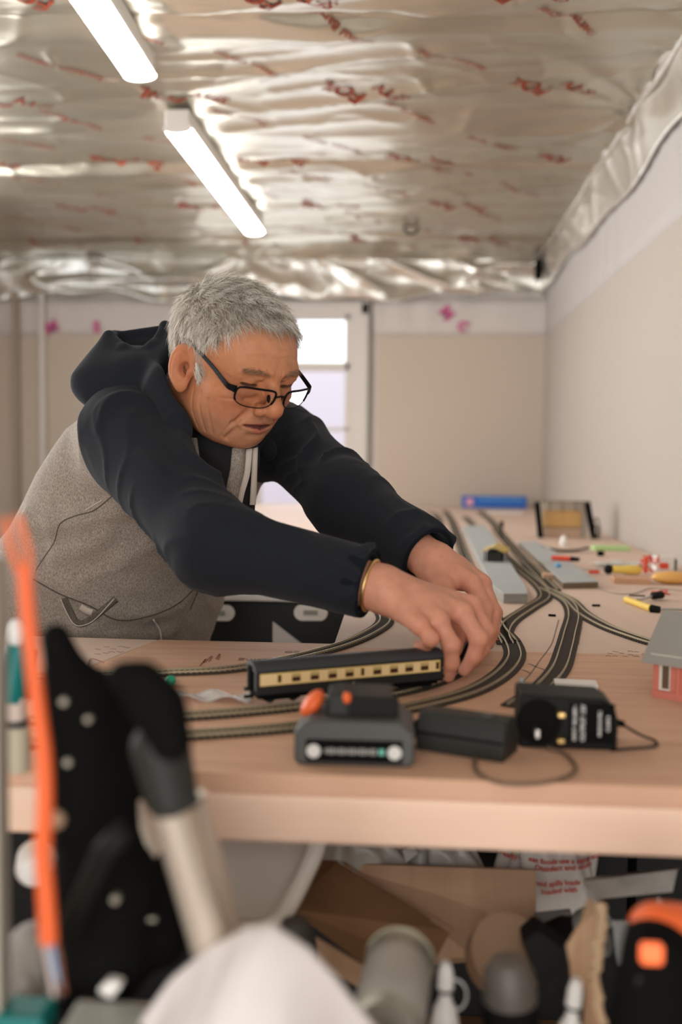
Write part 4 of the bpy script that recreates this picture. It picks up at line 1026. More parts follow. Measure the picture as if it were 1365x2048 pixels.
# joints (photograph pixel, depth)
SH_R, EL_R, WR_R = J(275, 885, 1.43), J(432, 1090, 1.25), J(752, 1172, 1.19)
SH_L, EL_L, WR_L = J(572, 880, 1.72), J(695, 1003, 1.53), J(862, 1122, 1.37)
NECK0 = H(0, -0.045, -0.055)
NECK1 = J(400, 880, 1.56)
def finger(pts, r): return [J(*p) for p in pts], r
R_FINGERS = [
    finger([(790, 1196, 1.19), (878, 1243, 1.165), (903, 1290, 1.155), (904, 1326, 1.160), (898, 1352, 1.168)], [0.013, 0.0115, 0.0102, 0.0090, 0.0076]),     # ring
    finger([(790, 1190, 1.205), (925, 1226, 1.195), (958, 1278, 1.185), (948, 1314, 1.185), (930, 1340, 1.188)], [0.013, 0.0118, 0.0104, 0.0092, 0.0078]),  # middle
    finger([(790, 1186, 1.22), (945, 1212, 1.225), (972, 1262, 1.225), (965, 1298, 1.222), (951, 1322, 1.218)], [0.013, 0.0115, 0.0102, 0.0090, 0.0078]),   # index
    finger([(785, 1200, 1.18), (838, 1250, 1.145), (862, 1277, 1.142), (852, 1290, 1.160), (838, 1292, 1.170)], [0.012, 0.0100, 0.0090, 0.0080, 0.0068]),   # little, curled
    finger([(785, 1190, 1.22), (850, 1205, 1.250), (900, 1240, 1.262), (915, 1275, 1.250), (912, 1300, 1.240)], [0.014, 0.0140, 0.0115, 0.0100, 0.0085]),   # thumb beyond
]
L_FINGERS = [
    finger([(880, 1140, 1.36), (945, 1168, 1.325), (970, 1218, 1.300), (968, 1255, 1.285), (962, 1283, 1.280)], [0.0135, 0.0120, 0.0108, 0.0094, 0.0082]),
    finger([(880, 1138, 1.37), (962, 1166, 1.350), (986, 1222, 1.325), (982, 1260, 1.310), (974, 1288, 1.305)], [0.0135, 0.0120, 0.0106, 0.0094, 0.0082]),
    finger([(880, 1136, 1.38), (966, 1168, 1.375), (990, 1226, 1.352), (986, 1262, 1.340), (978, 1288, 1.335)], [0.013, 0.0115, 0.0100, 0.0090, 0.0078]),
    finger([(880, 1134, 1.39), (958, 1172, 1.400), (980, 1226, 1.382), (976, 1258, 1.372), (970, 1280, 1.368)], [0.012, 0.0105, 0.0090, 0.0080, 0.0070]),
    finger([(870, 1140, 1.36), (888, 1172, 1.330), (903, 1210, 1.300), (918, 1245, 1.285), (930, 1270, 1.280)], [0.014, 0.0140, 0.0118, 0.0102, 0.0088]),
]
def hand_sdf(P, wrist, fing, elbow):
    base = wrist + (elbow - wrist) * 0.35
    d = sd_cap(P, base, wrist, 0.034, 0.0255)
    k1 = [f[0][1] for f in fing[:3]] + [fing[3][0][1]]
    # back of the hand: webs from wrist to every knuckle, blended
    for kp, r in zip(k1, (0.0125, 0.0125, 0.0120, 0.0105)):
        d = smin(d, sd_cap(P, wrist + (kp - wrist)*0.12, kp, 0.021, r), 0.016)
    mid = wrist + (sum(k1)/4 - wrist)*0.55
    d = smin(d, sd_cap(P, mid, sum(k1)/4*0.85 + wrist*0.15, 0.020, 0.013), 0.014)
    for pts, r in fing:
        fd = sd_cap(P, pts[1], pts[2], r[1]*0.93, r[2])
        fd = smin(fd, sd_cap(P, pts[2], pts[3], r[2]*0.96, r[3]), 0.004)
        fd = smin(fd, sd_cap(P, pts[3], pts[4], r[3]*0.97, r[4]), 0.004)
        for j_, kk in ((1, 1.02), (2, 1.03)):
            q = P - pts[j_].astype(F32); fd = smin(fd, np.sqrt((q*q).sum(1)) - r[j_]*kk, 0.004)
        d = smin(d, fd, 0.0045)
    pts, r = fing[4]
    d = smin(d, sd_cap(P, wrist*0.7 + pts[1]*0.3, pts[1], 0.019, r[1]), 0.014)
    # tendons towards the knuckles
    for kp in k1[:3]:
        up = np.array([0, -0.3, 1.0])*0.0105
        d = smin(d, sd_cap(P, wrist*0.6+kp*0.4 + up, kp + up*0.55, 0.0028, 0.0055), 0.007)
    return d
HR_C = (WR_R + R_FINGERS[1][0][3]) / 2; HL_C = (WR_L + L_FINGERS[1][0][3]) / 2
HIP = J(175, 1300, 1.74)
def body_sdf(P):
    P = P.astype(F32)
    d = near_only(P, HC, 0.19, lambda p: head_sdf(toH(p)), 0.03)
    d = smin(d, sd_cap(P, NECK0, NECK1, 0.058, 0.062), 0.022)
    d = smin(d, sd_cap(P, NECK0 + (HR.T @ np.array([0, 0.045, -0.02])), NECK1 + np.array([0.03, -0.03, -0.01]), 0.036, 0.045), 0.02)
    d = smin(d, sd_cap(P, NECK1, HIP + np.array([0, 0, -0.02]), 0.075, 0.09), 0.03)
    d = smin(d, sd_cap(P, NECK1, SH_R, 0.05, 0.045), 0.03); d = smin(d, sd_cap(P, NECK1, SH_L, 0.05, 0.045), 0.03)
    d = smin(d, sd_cap(P, SH_R, EL_R, 0.045, 0.036), 0.02); d = smin(d, sd_cap(P, EL_R, WR_R, 0.036, 0.027), 0.015)
    d = smin(d, sd_cap(P, SH_L, EL_L, 0.045, 0.036), 0.02); d = smin(d, sd_cap(P, EL_L, WR_L, 0.036, 0.027), 0.015)
    h1 = near_only(P, HR_C, 0.17, lambda p: hand_sdf(p, WR_R, R_FINGERS, EL_R), 0.03)
    h2 = near_only(P, HL_C, 0.15, lambda p: hand_sdf(p, WR_L, L_FINGERS, EL_L), 0.03)
    d = smin(d, h1, 0.004)
    return np.minimum(d, smin(h2, d, 0.004))

# trunk of the hoodie: stacked ellipses, turned with the hips
TF = np.array([0.90, -0.43]); TL = np.array([0.43, 0.90])
SEC = np.array([   # z rel. camera, x, y, half width, half depth
    (-0.62, -0.560, 1.76, 0.190, 0.150), (-0.46, -0.560, 1.75, 0.195, 0.158), (-0.34, -0.550, 1.735, 0.205, 0.172), (-0.27, -0.533, 1.72, 0.210, 0.182), (-0.20, -0.508, 1.70, 0.208, 0.180),
    (-0.12, -0.468, 1.665, 0.200, 0.172), (-0.04, -0.422, 1.625, 0.195, 0.162), (0.03, -0.382, 1.59, 0.180, 0.140), (0.075, -0.352, 1.575, 0.140, 0.108), (0.11, -0.335, 1.565, 0.085, 0.07)])
def trunk(P, grow=0.0, top=0.10, bot=-0.50):
    z = P[:, 2] - CAM_H
    zc = np.clip(z, SEC[0, 0], SEC[-1, 0])
    cx = np.interp(zc, SEC[:, 0], SEC[:, 1]); cy = np.interp(zc, SEC[:, 0], SEC[:, 2])
    ra = np.interp(zc, SEC[:, 0], SEC[:, 3]) + grow; rb = np.interp(zc, SEC[:, 0], SEC[:, 4]) + grow
    dx = P[:, 0] - cx; dy = P[:, 1] - cy
    a = dx*TL[0] + dy*TL[1]; b = dx*TF[0] + dy*TF[1]
    n = 2.35
    k = (np.abs(a/ra)**n + np.abs(b/rb)**n)**(1/n)
    d = (k - 1) * np.minimum(ra, rb) * 0.93
    d = smax(d, z - top, 0.05); d = smax(d, bot - z, 0.02)
    return d, a, b, z, ra, rb
def ridge(t): return (1 - np.abs(np.sin(t)))**2
def along(P, a, b):
    a = np.asarray(a, F32); b = np.asarray(b, F32); ab = b - a; L = float(np.linalg.norm(ab)); ab = ab / L
    q = P - a; s = q @ ab; r = q - s[:, None]*ab
    return s, r, L, ab
def sleeve(P, S, E, W_, rs, re, rw, seed, amp=1.0):
    d = smin(sd_cap(P, S, E, rs, re), sd_cap(P, E, W_, re, rw), 0.045)
    # folds spiral round the arm, strongest at the inner elbow and towards the cuff
    s1, r1, L1, ax = along(P, S, E); s2, r2, L2, ax2 = along(P, E, W_)
    up = np.array([0, 0, 1.0]); 
    def ang(r, ax):
        u = up - ax*ax[2]; u /= np.linalg.norm(u); v = np.cross(ax, u)
        return np.arctan2(r @ v.astype(F32), r @ u.astype(F32))
    t1 = ang(r1, ax); t2 = ang(r2, ax2)
    w2 = 1/(1 + np.exp(-(s1 - L1*0.93)/0.03))
    def folds(s_, t_, fr, sd):
        ph = s_*fr + 1.5*np.sin(t_ + sd) + 1.1*np.sin(2*t_ - s_*11 + sd*2) + 0.9*np.sin(s_*19 + sd) + 0.5*np.sin(3*t_ + s_*31)
        m1 = np.clip(0.5 + 0.9*np.sin(t_*1.0 + s_*13 + sd*3 + 0.8*np.sin(s_*29)), 0, 1)
        g_ = ridge(ph)*m1
        ph2 = s_*fr*2.1 + 2.2*np.sin(t_*1.5 + sd*2) + 1.5*np.sin(2*t_ + s_*23)
        m2 = np.clip(0.3 + 0.9*np.sin(t_*2 - s_*21 + sd), 0, 1)
        return g_ + 0.42*ridge(ph2)*m2
    f1 = folds(s1, t1, 27, seed); f2 = folds(s2, t2, 20, seed*1.7 + 1)
    near_el = 0.65 + 0.6*np.exp(-((s1 - L1*0.75)/0.09)**2)
    d = d - amp*(0.0095*((1-w2)*f1*near_el + w2*f2*(0.45 + 0.6*np.clip(s2/L2, 0, 1)**3)) * np.clip((s1+0.08)/0.10, 0, 1) - 0.0012)
    return d
def blob(P, pix, y, r, R=None): return sd_ell(P, J(pix[0], pix[1], y), r, R)
CUF_R = J(738, 1166, 1.195); CUF_L = J(858, 1115, 1.385)
AX_R = (CUF_R - EL_R)/np.linalg.norm(CUF_R - EL_R); AX_L = (CUF_L - EL_L)/np.linalg.norm(CUF_L - EL_L)
def cut_plane(P, p, n): return (P - np.asarray(p, F32)) @ np.asarray(n, F32)
def hoodie_core(P, trunk_d, amp=1.0):
    d = trunk_d
    sh = J(262, 880, 1.44)
    dR = sleeve(P, sh, EL_R, CUF_R, 0.079, 0.050, 0.0435, 0.4, amp)
    dL = sleeve(P, SH_L, EL_L, CUF_L, 0.064, 0.053, 0.046, 2.1, amp)
    yoke = sd_cap(P, J(290, 830, 1.49), J(510, 850, 1.69), 0.070, 0.058)
    return d, dR, dL, yoke
NEV = J(455, 905, 1.50)       # hollow of the open neck
def vneck(P):
    v = sd_cap(P, J(436, 935, 1.36), J(455, 870, 1.42), 0.036, 0.062)
    v = smin(v, sd_cap(P, J(425, 1000, 1.34), J(436, 935, 1.36), 0.026, 0.036), 0.02)
    return v
def neck_hole(P):
    d = sd_cap(P, NECK0 + (HR.T @ np.array([0, 0.01, -0.01])), NECK1 + np.array([0.01, -0.01, 0.03]), 0.077, 0.070)
    return smin(d, near_only(P, HC, 0.17, lambda p: sd_ell(toH(p), (0, 0.0, 0.0), (0.092, 0.105, 0.125)), 0.02), 0.02)
def _trunk_at(pix, sink):
    out = []
    for x, y in pix:
        d_ = direction(x, y); d_ = d_/np.linalg.norm(d_); t = 1.1
        for _ in range(120): t += float(np.clip(trunk((CAM + d_*t)[None].astype(F32))[0][0]*0.6, -0.01, 0.02))
        out.append(CAM + d_*(t + sink))
    return out
FOLDS = [(_trunk_at(px_, 0.006), r_) for px_, r_ in (
    ([(62, 1040), (110, 1046), (170, 1036), (235, 1014), (290, 1000)], 0.013), ([(120, 1110), (170, 1092), (215, 1062)], 0.008),
    ([(84, 1150), (150, 1180), (215, 1216), (290, 1225), (360, 1200)], 0.010), ([(150, 1262), (230, 1268), (330, 1262)], 0.009), ([(250, 1110), (300, 1085), (340, 1080)], 0.006))]
def torso_sdf(P):
    P = P.astype(F32)
    d, a, b, z, ra, rb = trunk(P)
    # belly and waist folds
    d = d - 0.010*ridge(z*16 + 1.4*np.sin(a*9 + 0.8) + 0.9*np.sin(b*12+1) + 0.6)*np.clip((0.02 - z)/0.08, 0, 1)*np.clip((z+0.36)/0.10, 0, 1)*(0.35+0.65*(np.sin(a*5+b*4+0.5)**2))
    d = d - 0.004*ridge(z*34 + 2.0*np.sin(a*14) + 1.5*np.sin(b*11))*np.clip((-0.12 - z)/0.08, 0, 1)
    d0, dR, dL, yoke = hoodie_core(P, d)
    body = smin(d, yoke, 0.05)
    body = smin(body, dR + 0.004, 0.035); body = smin(body, dL + 0.004, 0.035)
    for pts_, r_ in FOLDS: body = smin(body, sd_chain(P, pts_, [r_]*len(pts_), 0.01), 0.022)
    # only the grey panels: keep away from the lower sleeves
    s1, _, L1, _ = along(P, SH_R, EL_R)
    body = smax(body, s1 - 0.16, 0.01)
    s2, _, L2, _ = along(P, SH_L, EL_L)
    body = smax(body, s2 - 0.16, 0.01)
    body = smax(body, -vneck(P), 0.008)
    body = smax(body, -neck_hole(P), 0.008)
    return body
def seam_r(P):
    """negative on the navy side of the right raglan seam"""
    c = J(235, 905, 1.38)
    n = np.array([-0.62, 0.30, -0.72]); n /= np.linalg.norm(n)
    return cut_plane(P, J(196, 905, 1.36), n) 
def seamed_arm(P, dR, body, seam, sp, off):
    return smax(smin(dR, body - off, 0.02), seam, 0.004)
def arm_r_sdf(P):
    P = P.astype(F32)
    d, a, b, z, ra, rb = trunk(P)
    d0, dR, dL, yoke = hoodie_core(P, d)
    body = smin(smin(d, yoke, 0.05), dR + 0.004, 0.035) - 0.0022
    s = smin(dR, body, 0.006)
    # raglan seam: an oval tube of cloth around the shoulder line
    reg = smin(sd_cap(P, J(330, 850, 1.44), J(330, 1000, 1.25), 0.125, 0.105), sd_cap(P, J(400, 1000, 1.30), EL_R, 0.105, 0.10), 0.03)
    reg = np.minimum(reg, sd_cap(P, EL_R, CUF_R, 0.10, 0.08))
    reg = np.minimum(reg, sd_cap(P, J(330, 780, 1.46), J(395, 800, 1.56), 0.115, 0.10))
    s = smax(s, reg, 0.003)
    s = smax(s, -vneck(P), 0.008); s = smax(s, -neck_hole(P), 0.008)
    s = smax(s, cut_plane(P, CUF_R, AX_R), 0.002)
    s = smax(s, -sd_cap(P, CUF_R - AX_R*0.035, CUF_R + AX_R*0.03, 0.036, 0.036), 0.003)
    return s
def arm_l_sdf(P):
    P = P.astype(F32)
    d, a, b, z, ra, rb = trunk(P)
    d0, dR, dL, yoke = hoodie_core(P, d)
    body = smin(smin(d, yoke, 0.05), dL + 0.004, 0.035) - 0.0022
    s = smin(dL, body, 0.006)
    reg = smin(sd_cap(P, J(585, 845, 1.68), EL_L, 0.105, 0.105), sd_cap(P, EL_L, CUF_L, 0.10, 0.08), 0.03)
    reg = np.minimum(reg, sd_cap(P, J(560, 820, 1.70), J(500, 790, 1.72), 0.09, 0.08))
    s = smax(s, reg, 0.003)
    s = smax(s, -vneck(P), 0.008); s = smax(s, -neck_hole(P), 0.008)
    s = smax(s, cut_plane(P, CUF_L, AX_L), 0.002)
    s = smax(s, -sd_cap(P, CUF_L - AX_L*0.035, CUF_L + AX_L*0.03, 0.036, 0.036), 0.003)
    return s
def cuff_sdf(C, AX, r):
    def f(P):
        P = P.astype(F32)
        s, rv, L, ax = along(P, C - AX*0.062, C)
        th = np.sqrt((rv*rv).sum(1))
        d = np.abs(th - r) - 0.0032
        d = smax(d, s - 0.064, 0.003); d = smax(d, -s, 0.003)
        return d
    return f
def hood_sdf(P):
    P = P.astype(F32)
    # a heavy fold of cloth lying round the back of the neck, open at the top
    o = sd_ell(P, J(285, 772, 1.52), (0.090, 0.105, 0.060))
    o = smin(o, sd_ell(P, J(275, 722, 1.61), (0.062, 0.030, 0.040)), 0.02)
    o = smin(o, sd_cap(P, J(218, 690, 1.50), J(196, 765, 1.47), 0.016, 0.032), 0.03)
    o = smin(o, sd_cap(P, J(350, 672, 1.50), J(362, 780, 1.44), 0.018, 0.036), 0.03)
    o = smin(o, sd_cap(P, J(345, 775, 1.405), J(362, 872, 1.375), 0.030, 0.022), 0.04)
    o = smin(o, sd_cap(P, J(330, 700, 1.66), J(500, 760, 1.72), 0.040, 0.040), 0.04)
    o = smin(o, sd_cap(P, J(500, 790, 1.70), J(532, 900, 1.60), 0.032, 0.016), 0.03)
    i = sd_ell(P, J(282, 690, 1.535), (0.036, 0.030, 0.026))
    o = smax(o, -i, 0.006)
    # crisp folded rims round the opening
    for a_, b_, r0, r1 in (((217, 672, 1.500), (248, 698, 1.470), 0.0055, 0.0070), ((248, 698, 1.470), (285, 722, 1.460), 0.0070, 0.0060),
                           ((330, 652, 1.505), (308, 694, 1.475), 0.0065, 0.0080), ((308, 694, 1.475), (270, 722, 1.460), 0.0080, 0.0050),
                           ((219, 670, 1.50), (228, 672, 1.60), 0.006, 0.008), ((228, 674, 1.60), (330, 662, 1.62), 0.008, 0.010),
                           ((330, 652, 1.505), (368, 652, 1.58), 0.0065, 0.010), ((308, 694, 1.475), (352, 735, 1.44), 0.007, 0.010)):
        o = smin(o, sd_cap(P, J(*a_), J(*b_), r0, r1), 0.009)
    # drape lines
    q = P - J(285, 762, 1.52).astype(F32)
    o = o - 0.0045*ridge(q[:, 0]*26 - q[:, 2]*20 + 1.3*np.sin(q[:, 2]*22+q[:, 1]*10))*np.clip((0.07 - q[:, 2])/0.05, 0, 1)
    o = smax(o, -neck_hole(P), 0.008)
    o = smax(o, -vneck(P), 0.008)
    return o
def shirt_sdf(P):
    P = P.astype(F32)
    d, a, b, z, ra, rb = trunk(P, -0.020, top=0.07)
    s = smin(d, sd_cap(P, J(330, 830, 1.47), J(520, 850, 1.66), 0.048, 0.042), 0.05)
    s = smin(s, sd_cap(P, NECK1 + np.array([0.015, -0.02, 0.0]), J(440, 905, 1.47), 0.060, 0.055), 0.02)
    s = smin(s, sd_cap(P, J(442, 930, 1.45), J(430, 1010, 1.45), 0.050, 0.06), 0.03)
    s = smax(s, -near_only(P, HC, 0.19, lambda p: sd_cap(p, NECK0, NECK1 + np.array([0, 0, 0.02]), 0.060, 0.062), 0.03), 0.004)
    return s
def trousers_sdf(P):
    P = P.astype(F32)
    hz = CAM_H
    d, a, b, z, ra, rb = trunk(P, -0.010, top=-0.33, bot=-0.52)
    hip = np.array([-0.56, 1.755, hz-0.44])
    for s in (-1, 1):
        o = np.array([TL[0], TL[1], 0])*0.095*s; fw = np.array([TF[0], TF[1], 0])
        h = hip + o; k = h + np.array([0, 0, -0.32]) + fw*(0.05 if s < 0 else 0.02); f = k + np.array([0, 0, -0.33]) - fw*0.05
        d = smin(d, sd_cap(P, h, k, 0.095, 0.066), 0.03); d = smin(d, sd_cap(P, k, f, 0.066, 0.055), 0.02)
    d = d - 0.004*ridge(P[:, 2]*22 + 1.6*np.sin(P[:, 0]*13 + P[:, 1]*9))
    d = smax(d, 0.055 - P[:, 2], 0.01)
    return d
LEG_FEET = []
for s_ in (-1, 1):
    o_ = np.array([TL[0], TL[1], 0])*0.095*s_; fw_ = np.array([TF[0], TF[1], 0])
    LEG_FEET.append(np.array([-0.56, 1.755, 0.0]) + o_ + fw_*((0.05 if s_ < 0 else 0.02) - 0.05))

def scalp_mask(q):
    """1 where hair grows (head coordinates)"""
    yk = [-0.12, -0.045, -0.032, -0.022, 0.010, 0.016, 0.026, 0.031, 0.045, 0.060, 0.078, 0.11]
    zk = [-0.055, -0.050, -0.030, 0.020, 0.016, -0.020, -0.022, 0.032, 0.052, 0.072, 0.0780, 0.078]
    zl = np.interp(q[:, 1], yk, zk)
    # recess over the temples, forelock in the middle
    sx = np.abs(q[:, 0])
    zl = zl + np.where(q[:, 1] > 0.04, 0.010*np.clip((sx - 0.020)/0.02, 0, 1)*np.clip((0.06 - sx)/0.02, 0, 1), 0)
    zl = zl + 0.003*np.sin(q[:, 0]*150 + 1) + 0.002*np.sin(q[:, 1]*210)
    return np.clip((q[:, 2] - zl)/0.004 + 0.5, 0, 1)
def skin_colour(V):
    q = toH(V.astype(F32)); sx = np.abs(q[:, 0])
    base = np.array([0.50, 0.200, 0.092]); N_ = len(V)
    C = np.tile(base, (N_, 1)).astype(float)
    head = (np.linalg.norm(q, axis=1) < 0.2)
    def mixin(c, w):
        nonlocal C
        w = np.clip(w, 0, 1)[:, None]; C = C*(1-w) + np.array(c)*w
    g = lambda c, r: np.exp(-(((q - np.array(c))/np.array(r))**2).sum(1)) * head
    gm = lambda c, r: np.exp(-(((np.stack([sx, q[:, 1], q[:, 2]], 1) - np.array(c))/np.array(r))**2).sum(1)) * head
    mixin((0.58, 0.20, 0.11), 0.6*g((0, 0.115, -0.035), (0.018, 0.02, 0.018)))
    mixin((0.58, 0.20, 0.11), 0.55*gm((0.042, 0.07, -0.04), (0.022, 0.04, 0.024)))
    mixin((0.56, 0.19, 0.10), 0.6*gm((0.08, -0.01, -0.005), (0.02, 0.03, 0.04)))
    mixin((0.30, 0.08, 0.045), 0.7*gm((0.080, 0.001, -0.013), (0.010, 0.008, 0.010)))
    mixin((0.62, 0.31, 0.19), 0.5*g((0, 0.08, 0.055), (0.06, 0.05, 0.035)))
    # grey stubble on lip, chin and jaw
    st = 0.35*np.exp(-(((q[:, 2] + 0.075)/0.028)**2)) * np.clip((q[:, 1]-0.0)/0.04, 0, 1)*head
    mixin((0.40, 0.24, 0.165), st)
    mixin((0.36, 0.20, 0.14), 0.55*g((0, 0.103, -0.051), (0.022, 0.02, 0.006)))
    # lips, mouth, lid lines, brows
    lips = np.minimum(sd_cap(np.stack([sx, q[:, 1], q[:, 2]], 1).astype(F32), (0.0, 0.0935, -0.0560), (0.022, 0.0845, -0.0597), 0.0040, 0.0012),
                      sd_cap(np.stack([sx, q[:, 1], q[:, 2]], 1).astype(F32), (0.0, 0.0925, -0.0678), (0.021, 0.0835, -0.0645), 0.0048, 0.0016))
    mixin((0.44, 0.125, 0.090), 0.85*np.clip(1 - lips/0.0015, 0, 1)*head)
    mo = sd_cap(np.stack([sx, q[:, 1], q[:, 2]], 1).astype(F32), (0.0, 0.0935, -0.0614), (0.0230, 0.0845, -0.0620), 0.0036, 0.0012)
    mixin((0.10, 0.025, 0.02), np.clip(1 - mo/0.0009, 0, 1)*head)
    ey = sd_cap(np.stack([sx, q[:, 1], q[:, 2]], 1).astype(F32), (0.019, 0.0918, -0.0025), (0.046, 0.0862, -0.0010), 0.0028, 0.0020)
    mixin((0.05, 0.025, 0.018), 0.95*np.clip(1 - ey/0.0010, 0, 1)*head)
    mixin((0.34, 0.21, 0.15), 0.75*scalp_mask(q)*head)
    mixin((0.42, 0.17, 0.10), 0.5*gm((0.032, 0.088, -0.014), (0.018, 0.02, 0.009)))
    rs = np.random.default_rng(5)
    for _ in range(46):       # freckles and age spots
        th = rs.uniform(-1.3, 1.3); zz = rs.uniform(-0.07, 0.085)
        c = (0.075*math.sin(th), 0.085*math.cos(th), zz); r = rs.uniform(0.0012, 0.0030)
        dd_ = np.sqrt(((q[:, 0]-c[0])**2 + (q[:, 2]-c[2])**2)); 
        w = np.clip(1.5 - dd_/r, 0, 1)*(q[:, 1] > 0.02)*head
        mixin((0.36, 0.14, 0.075), 0.30*w)
    hands = ~head
    C[hands] = np.array([0.64, 0.295, 0.195])
    for fs in (R_FINGERS, L_FINGERS):
        for pts, r in fs:
            for jn in (1, 2, 3):
                w = np.exp(-(np.linalg.norm(V - pts[jn], axis=1)/0.012)**2)
                mixin((0.66, 0.24, 0.15), 0.5*w)
            w = np.exp(-(np.linalg.norm(V - pts[4], axis=1)/0.010)**2); mixin((0.70, 0.30, 0.21), 0.5*w)
    return C
def attr_mat(name, rough=0.5, sss=0.0, spec=0.4):
    m_ = mat(name, (0.5, 0.3, 0.2), rough, spec=spec, sss=sss, bump=(420, 0.22))
    nt = m_.node_tree; N = nt.nodes; L = nt.links
    a = N.new('ShaderNodeAttribute'); a.attribute_name = 'tint'
    tc = N.new('ShaderNodeTexCoord'); nz = N.new('ShaderNodeTexNoise'); nz.inputs['Scale'].default_value = 70; nz.inputs['Detail'].default_value = 6
    L.new(tc.outputs['Object'], nz.inputs['Vector'])
    mr = N.new('ShaderNodeMapRange'); mr.inputs['From Min'].default_value = 0.3; mr.inputs['From Max'].default_value = 0.7
    mr.inputs['To Min'].default_value = 0.90; mr.inputs['To Max'].default_value = 1.08
    L.new(nz.outputs['Fac'], mr.inputs['Value'])
    mx = N.new('ShaderNodeMix'); mx.data_type = 'RGBA'; mx.blend_type = 'MULTIPLY'; mx.inputs['Factor'].default_value = 1
    L.new(a.outputs['Color'], mx.inputs['A']); L.new(mr.outputs['Result'], mx.inputs['B'])
    L.new(mx.outputs['Result'], N['Principled BSDF'].inputs['Base Color'])
    return m_
M['skin'] = attr_mat('weathered_skin', 0.52, sss=0.06, spec=0.35)
M['navy'] = mat('navy_fleece', (0.018, 0.0205, 0.026), 0.95, spec=0.04, sheen=0.06, bump=(900, 0.25))
M['grey_marl'] = mat('grey_marl_fleece', (0.42, 0.37, 0.325), 0.95, spec=0.05, sheen=0.08, noise=(520, 0.5, (0.16, 0.13, 0.102), (1, 1, 0.6)), bump=(420, 0.35))
M['shirt'] = mat('black_tshirt', (0.008, 0.008, 0.009), 0.9)
M['denim'] = mat('dark_denim', (0.020, 0.022, 0.028), 0.9)
M['rib'] = mat('navy_rib', (0.009, 0.011, 0.015), 0.95, spec=0.12, bump=(500, 0.4))
M['zip_tape'] = mat('pale_zip_tape', (0.56, 0.49, 0.43), 0.85)

man = thing('person', 'man in grey and navy hoodie and glasses leaning over the bench placing a toy coach', 'person', (float(LEG_FEET[0][0]), float(LEG_FEET[0][1]), 0.0))
MO = np.array([float(man.location[0]), float(man.location[1]), 0.0])
def rel(V): return V - MO
RES = 0.0018
V, Q = surface(body_sdf, (-0.78, 1.05, 0.80), (0.18, 1.98, 1.40), RES, batch=70)
body = mesh_from('body', rel(V), Q, M['skin'], man, skin_colour(V))
V, Q = surface(torso_sdf, (-0.85, 1.25, 0.62), (0.05, 2.10, 1.36), 0.0042)
mesh_from('hoodie_body', rel(V), Q, M['grey_marl'], man)
for nm, f, lo, hi in (('hoodie_sleeve', arm_r_sdf, (-0.70, 1.05, 0.85), (0.02, 1.80, 1.36)), ('hoodie_sleeve', arm_l_sdf, (-0.45, 1.25, 0.85), (0.12, 2.0, 1.36))):
    V, Q = surface(f, lo, hi, 0.0036); mesh_from(nm, rel(V), Q, M['navy'], man)
for C_, AX_, r in ((CUF_R, AX_R, 0.0405), (CUF_L, AX_L, 0.0410)):
    V, Q = surface(cuff_sdf(C_, AX_, r), C_ - 0.11, C_ + 0.11, 0.0022); mesh_from('cuff', rel(V), Q, M['rib'], man)
V, Q = surface(hood_sdf, (-0.60, 1.25, 1.08), (-0.05, 1.95, 1.42), 0.0036); mesh_from('hood', rel(V), Q, M['navy'], man)
V, Q = surface(shirt_sdf, (-0.75, 1.35, 0.75), (-0.10, 1.95, 1.33), 0.0060); mesh_from('tshirt', rel(V), Q, M['shirt'], man)
V, Q = surface(trousers_sdf, (-0.95, 1.4, 0.0), (-0.15, 2.15, 0.95), 0.009); mesh_from('trousers', rel(V), Q, M['denim'], man)
for ft in LEG_FEET:
    a_ = math.atan2(TF[1], TF[0])
    MB().sheet(lambda u, v: (0, 0, 0), 1, 1, 0.001) if False else None
    sh = MB(); Mx = T(tuple(ft - MO), 0, 0, a_)
    sh.box((0.05, 0, 0.0125), (0.285, 0.095, 0.025), Mx)
    so = sh.build('shoe', M['black_matt'], man, bevel=0.01, seg=3)
    MB().ball((0.07, 0, 0.045), (0.125, 0.045, 0.040), 16, Mx).build('shoe_upper', M['black_soft'], so, smooth=True)
    MB().ball((-0.03, 0, 0.060), (0.055, 0.042, 0.055), 16, Mx).build('heel_counter', M['black_soft'], so, smooth=True)
# ------------------------------------------------------------------ hair: short grey strands rooted in the scalp
def ribbons_mesh(name, roots, dirs, nrm, length, width, cols, mt, parent, seg=4, curl=None, rs=None, drop=0.0):
    n = len(roots); t = np.linspace(0, 1, seg + 1)
    pts = np.zeros((n, seg + 1, 3)); pts[:, 0] = roots; d = dirs.copy()
    step = (length / seg)[:, None]
    for k in range(seg):
        pts[:, k+1] = pts[:, k] + d*step
        d = d + (curl if curl is not None else 0) + rs.normal(0, 0.10, d.shape) + np.array([0, 0, -drop])
        d /= np.linalg.norm(d, axis=1, keepdims=True)
    side = np.cross(dirs, nrm); side /= (np.linalg.norm(side, axis=1, keepdims=True) + 1e-9)
    up = np.cross(side, dirs)
    w = width[:, None, None] * (1 - 0.75*t**2)[None, :, None]
    A = pts + side[:, None]*w; B = pts - side[:, None]*w; Cc = pts + up[:, None]*w*1.2
    V = np.stack([A, B, Cc], 2).reshape(-1, 3)             # n, seg+1, 3 corners
    i0 = (np.arange(n)*(seg+1)*3)[:, None, None] + (np.arange(seg)*3)[None, :, None]
    F = []
    for a, b in ((0, 1), (1, 2), (2, 0)):
        F.append(np.stack([i0+a, i0+b, i0+b+3, i0+a+3], -1).reshape(-1, 4))
    F = np.concatenate(F)
    return mesh_from(name, rel(V), F, mt, parent, np.repeat(cols, (seg+1)*3, axis=0))
M['hair'] = mat('grey_hair', (0.5, 0.46, 0.4), 0.6, spec=0.25)
_nt = M['hair'].node_tree; _a = _nt.nodes.new('ShaderNodeAttribute'); _a.attribute_name = 'tint'
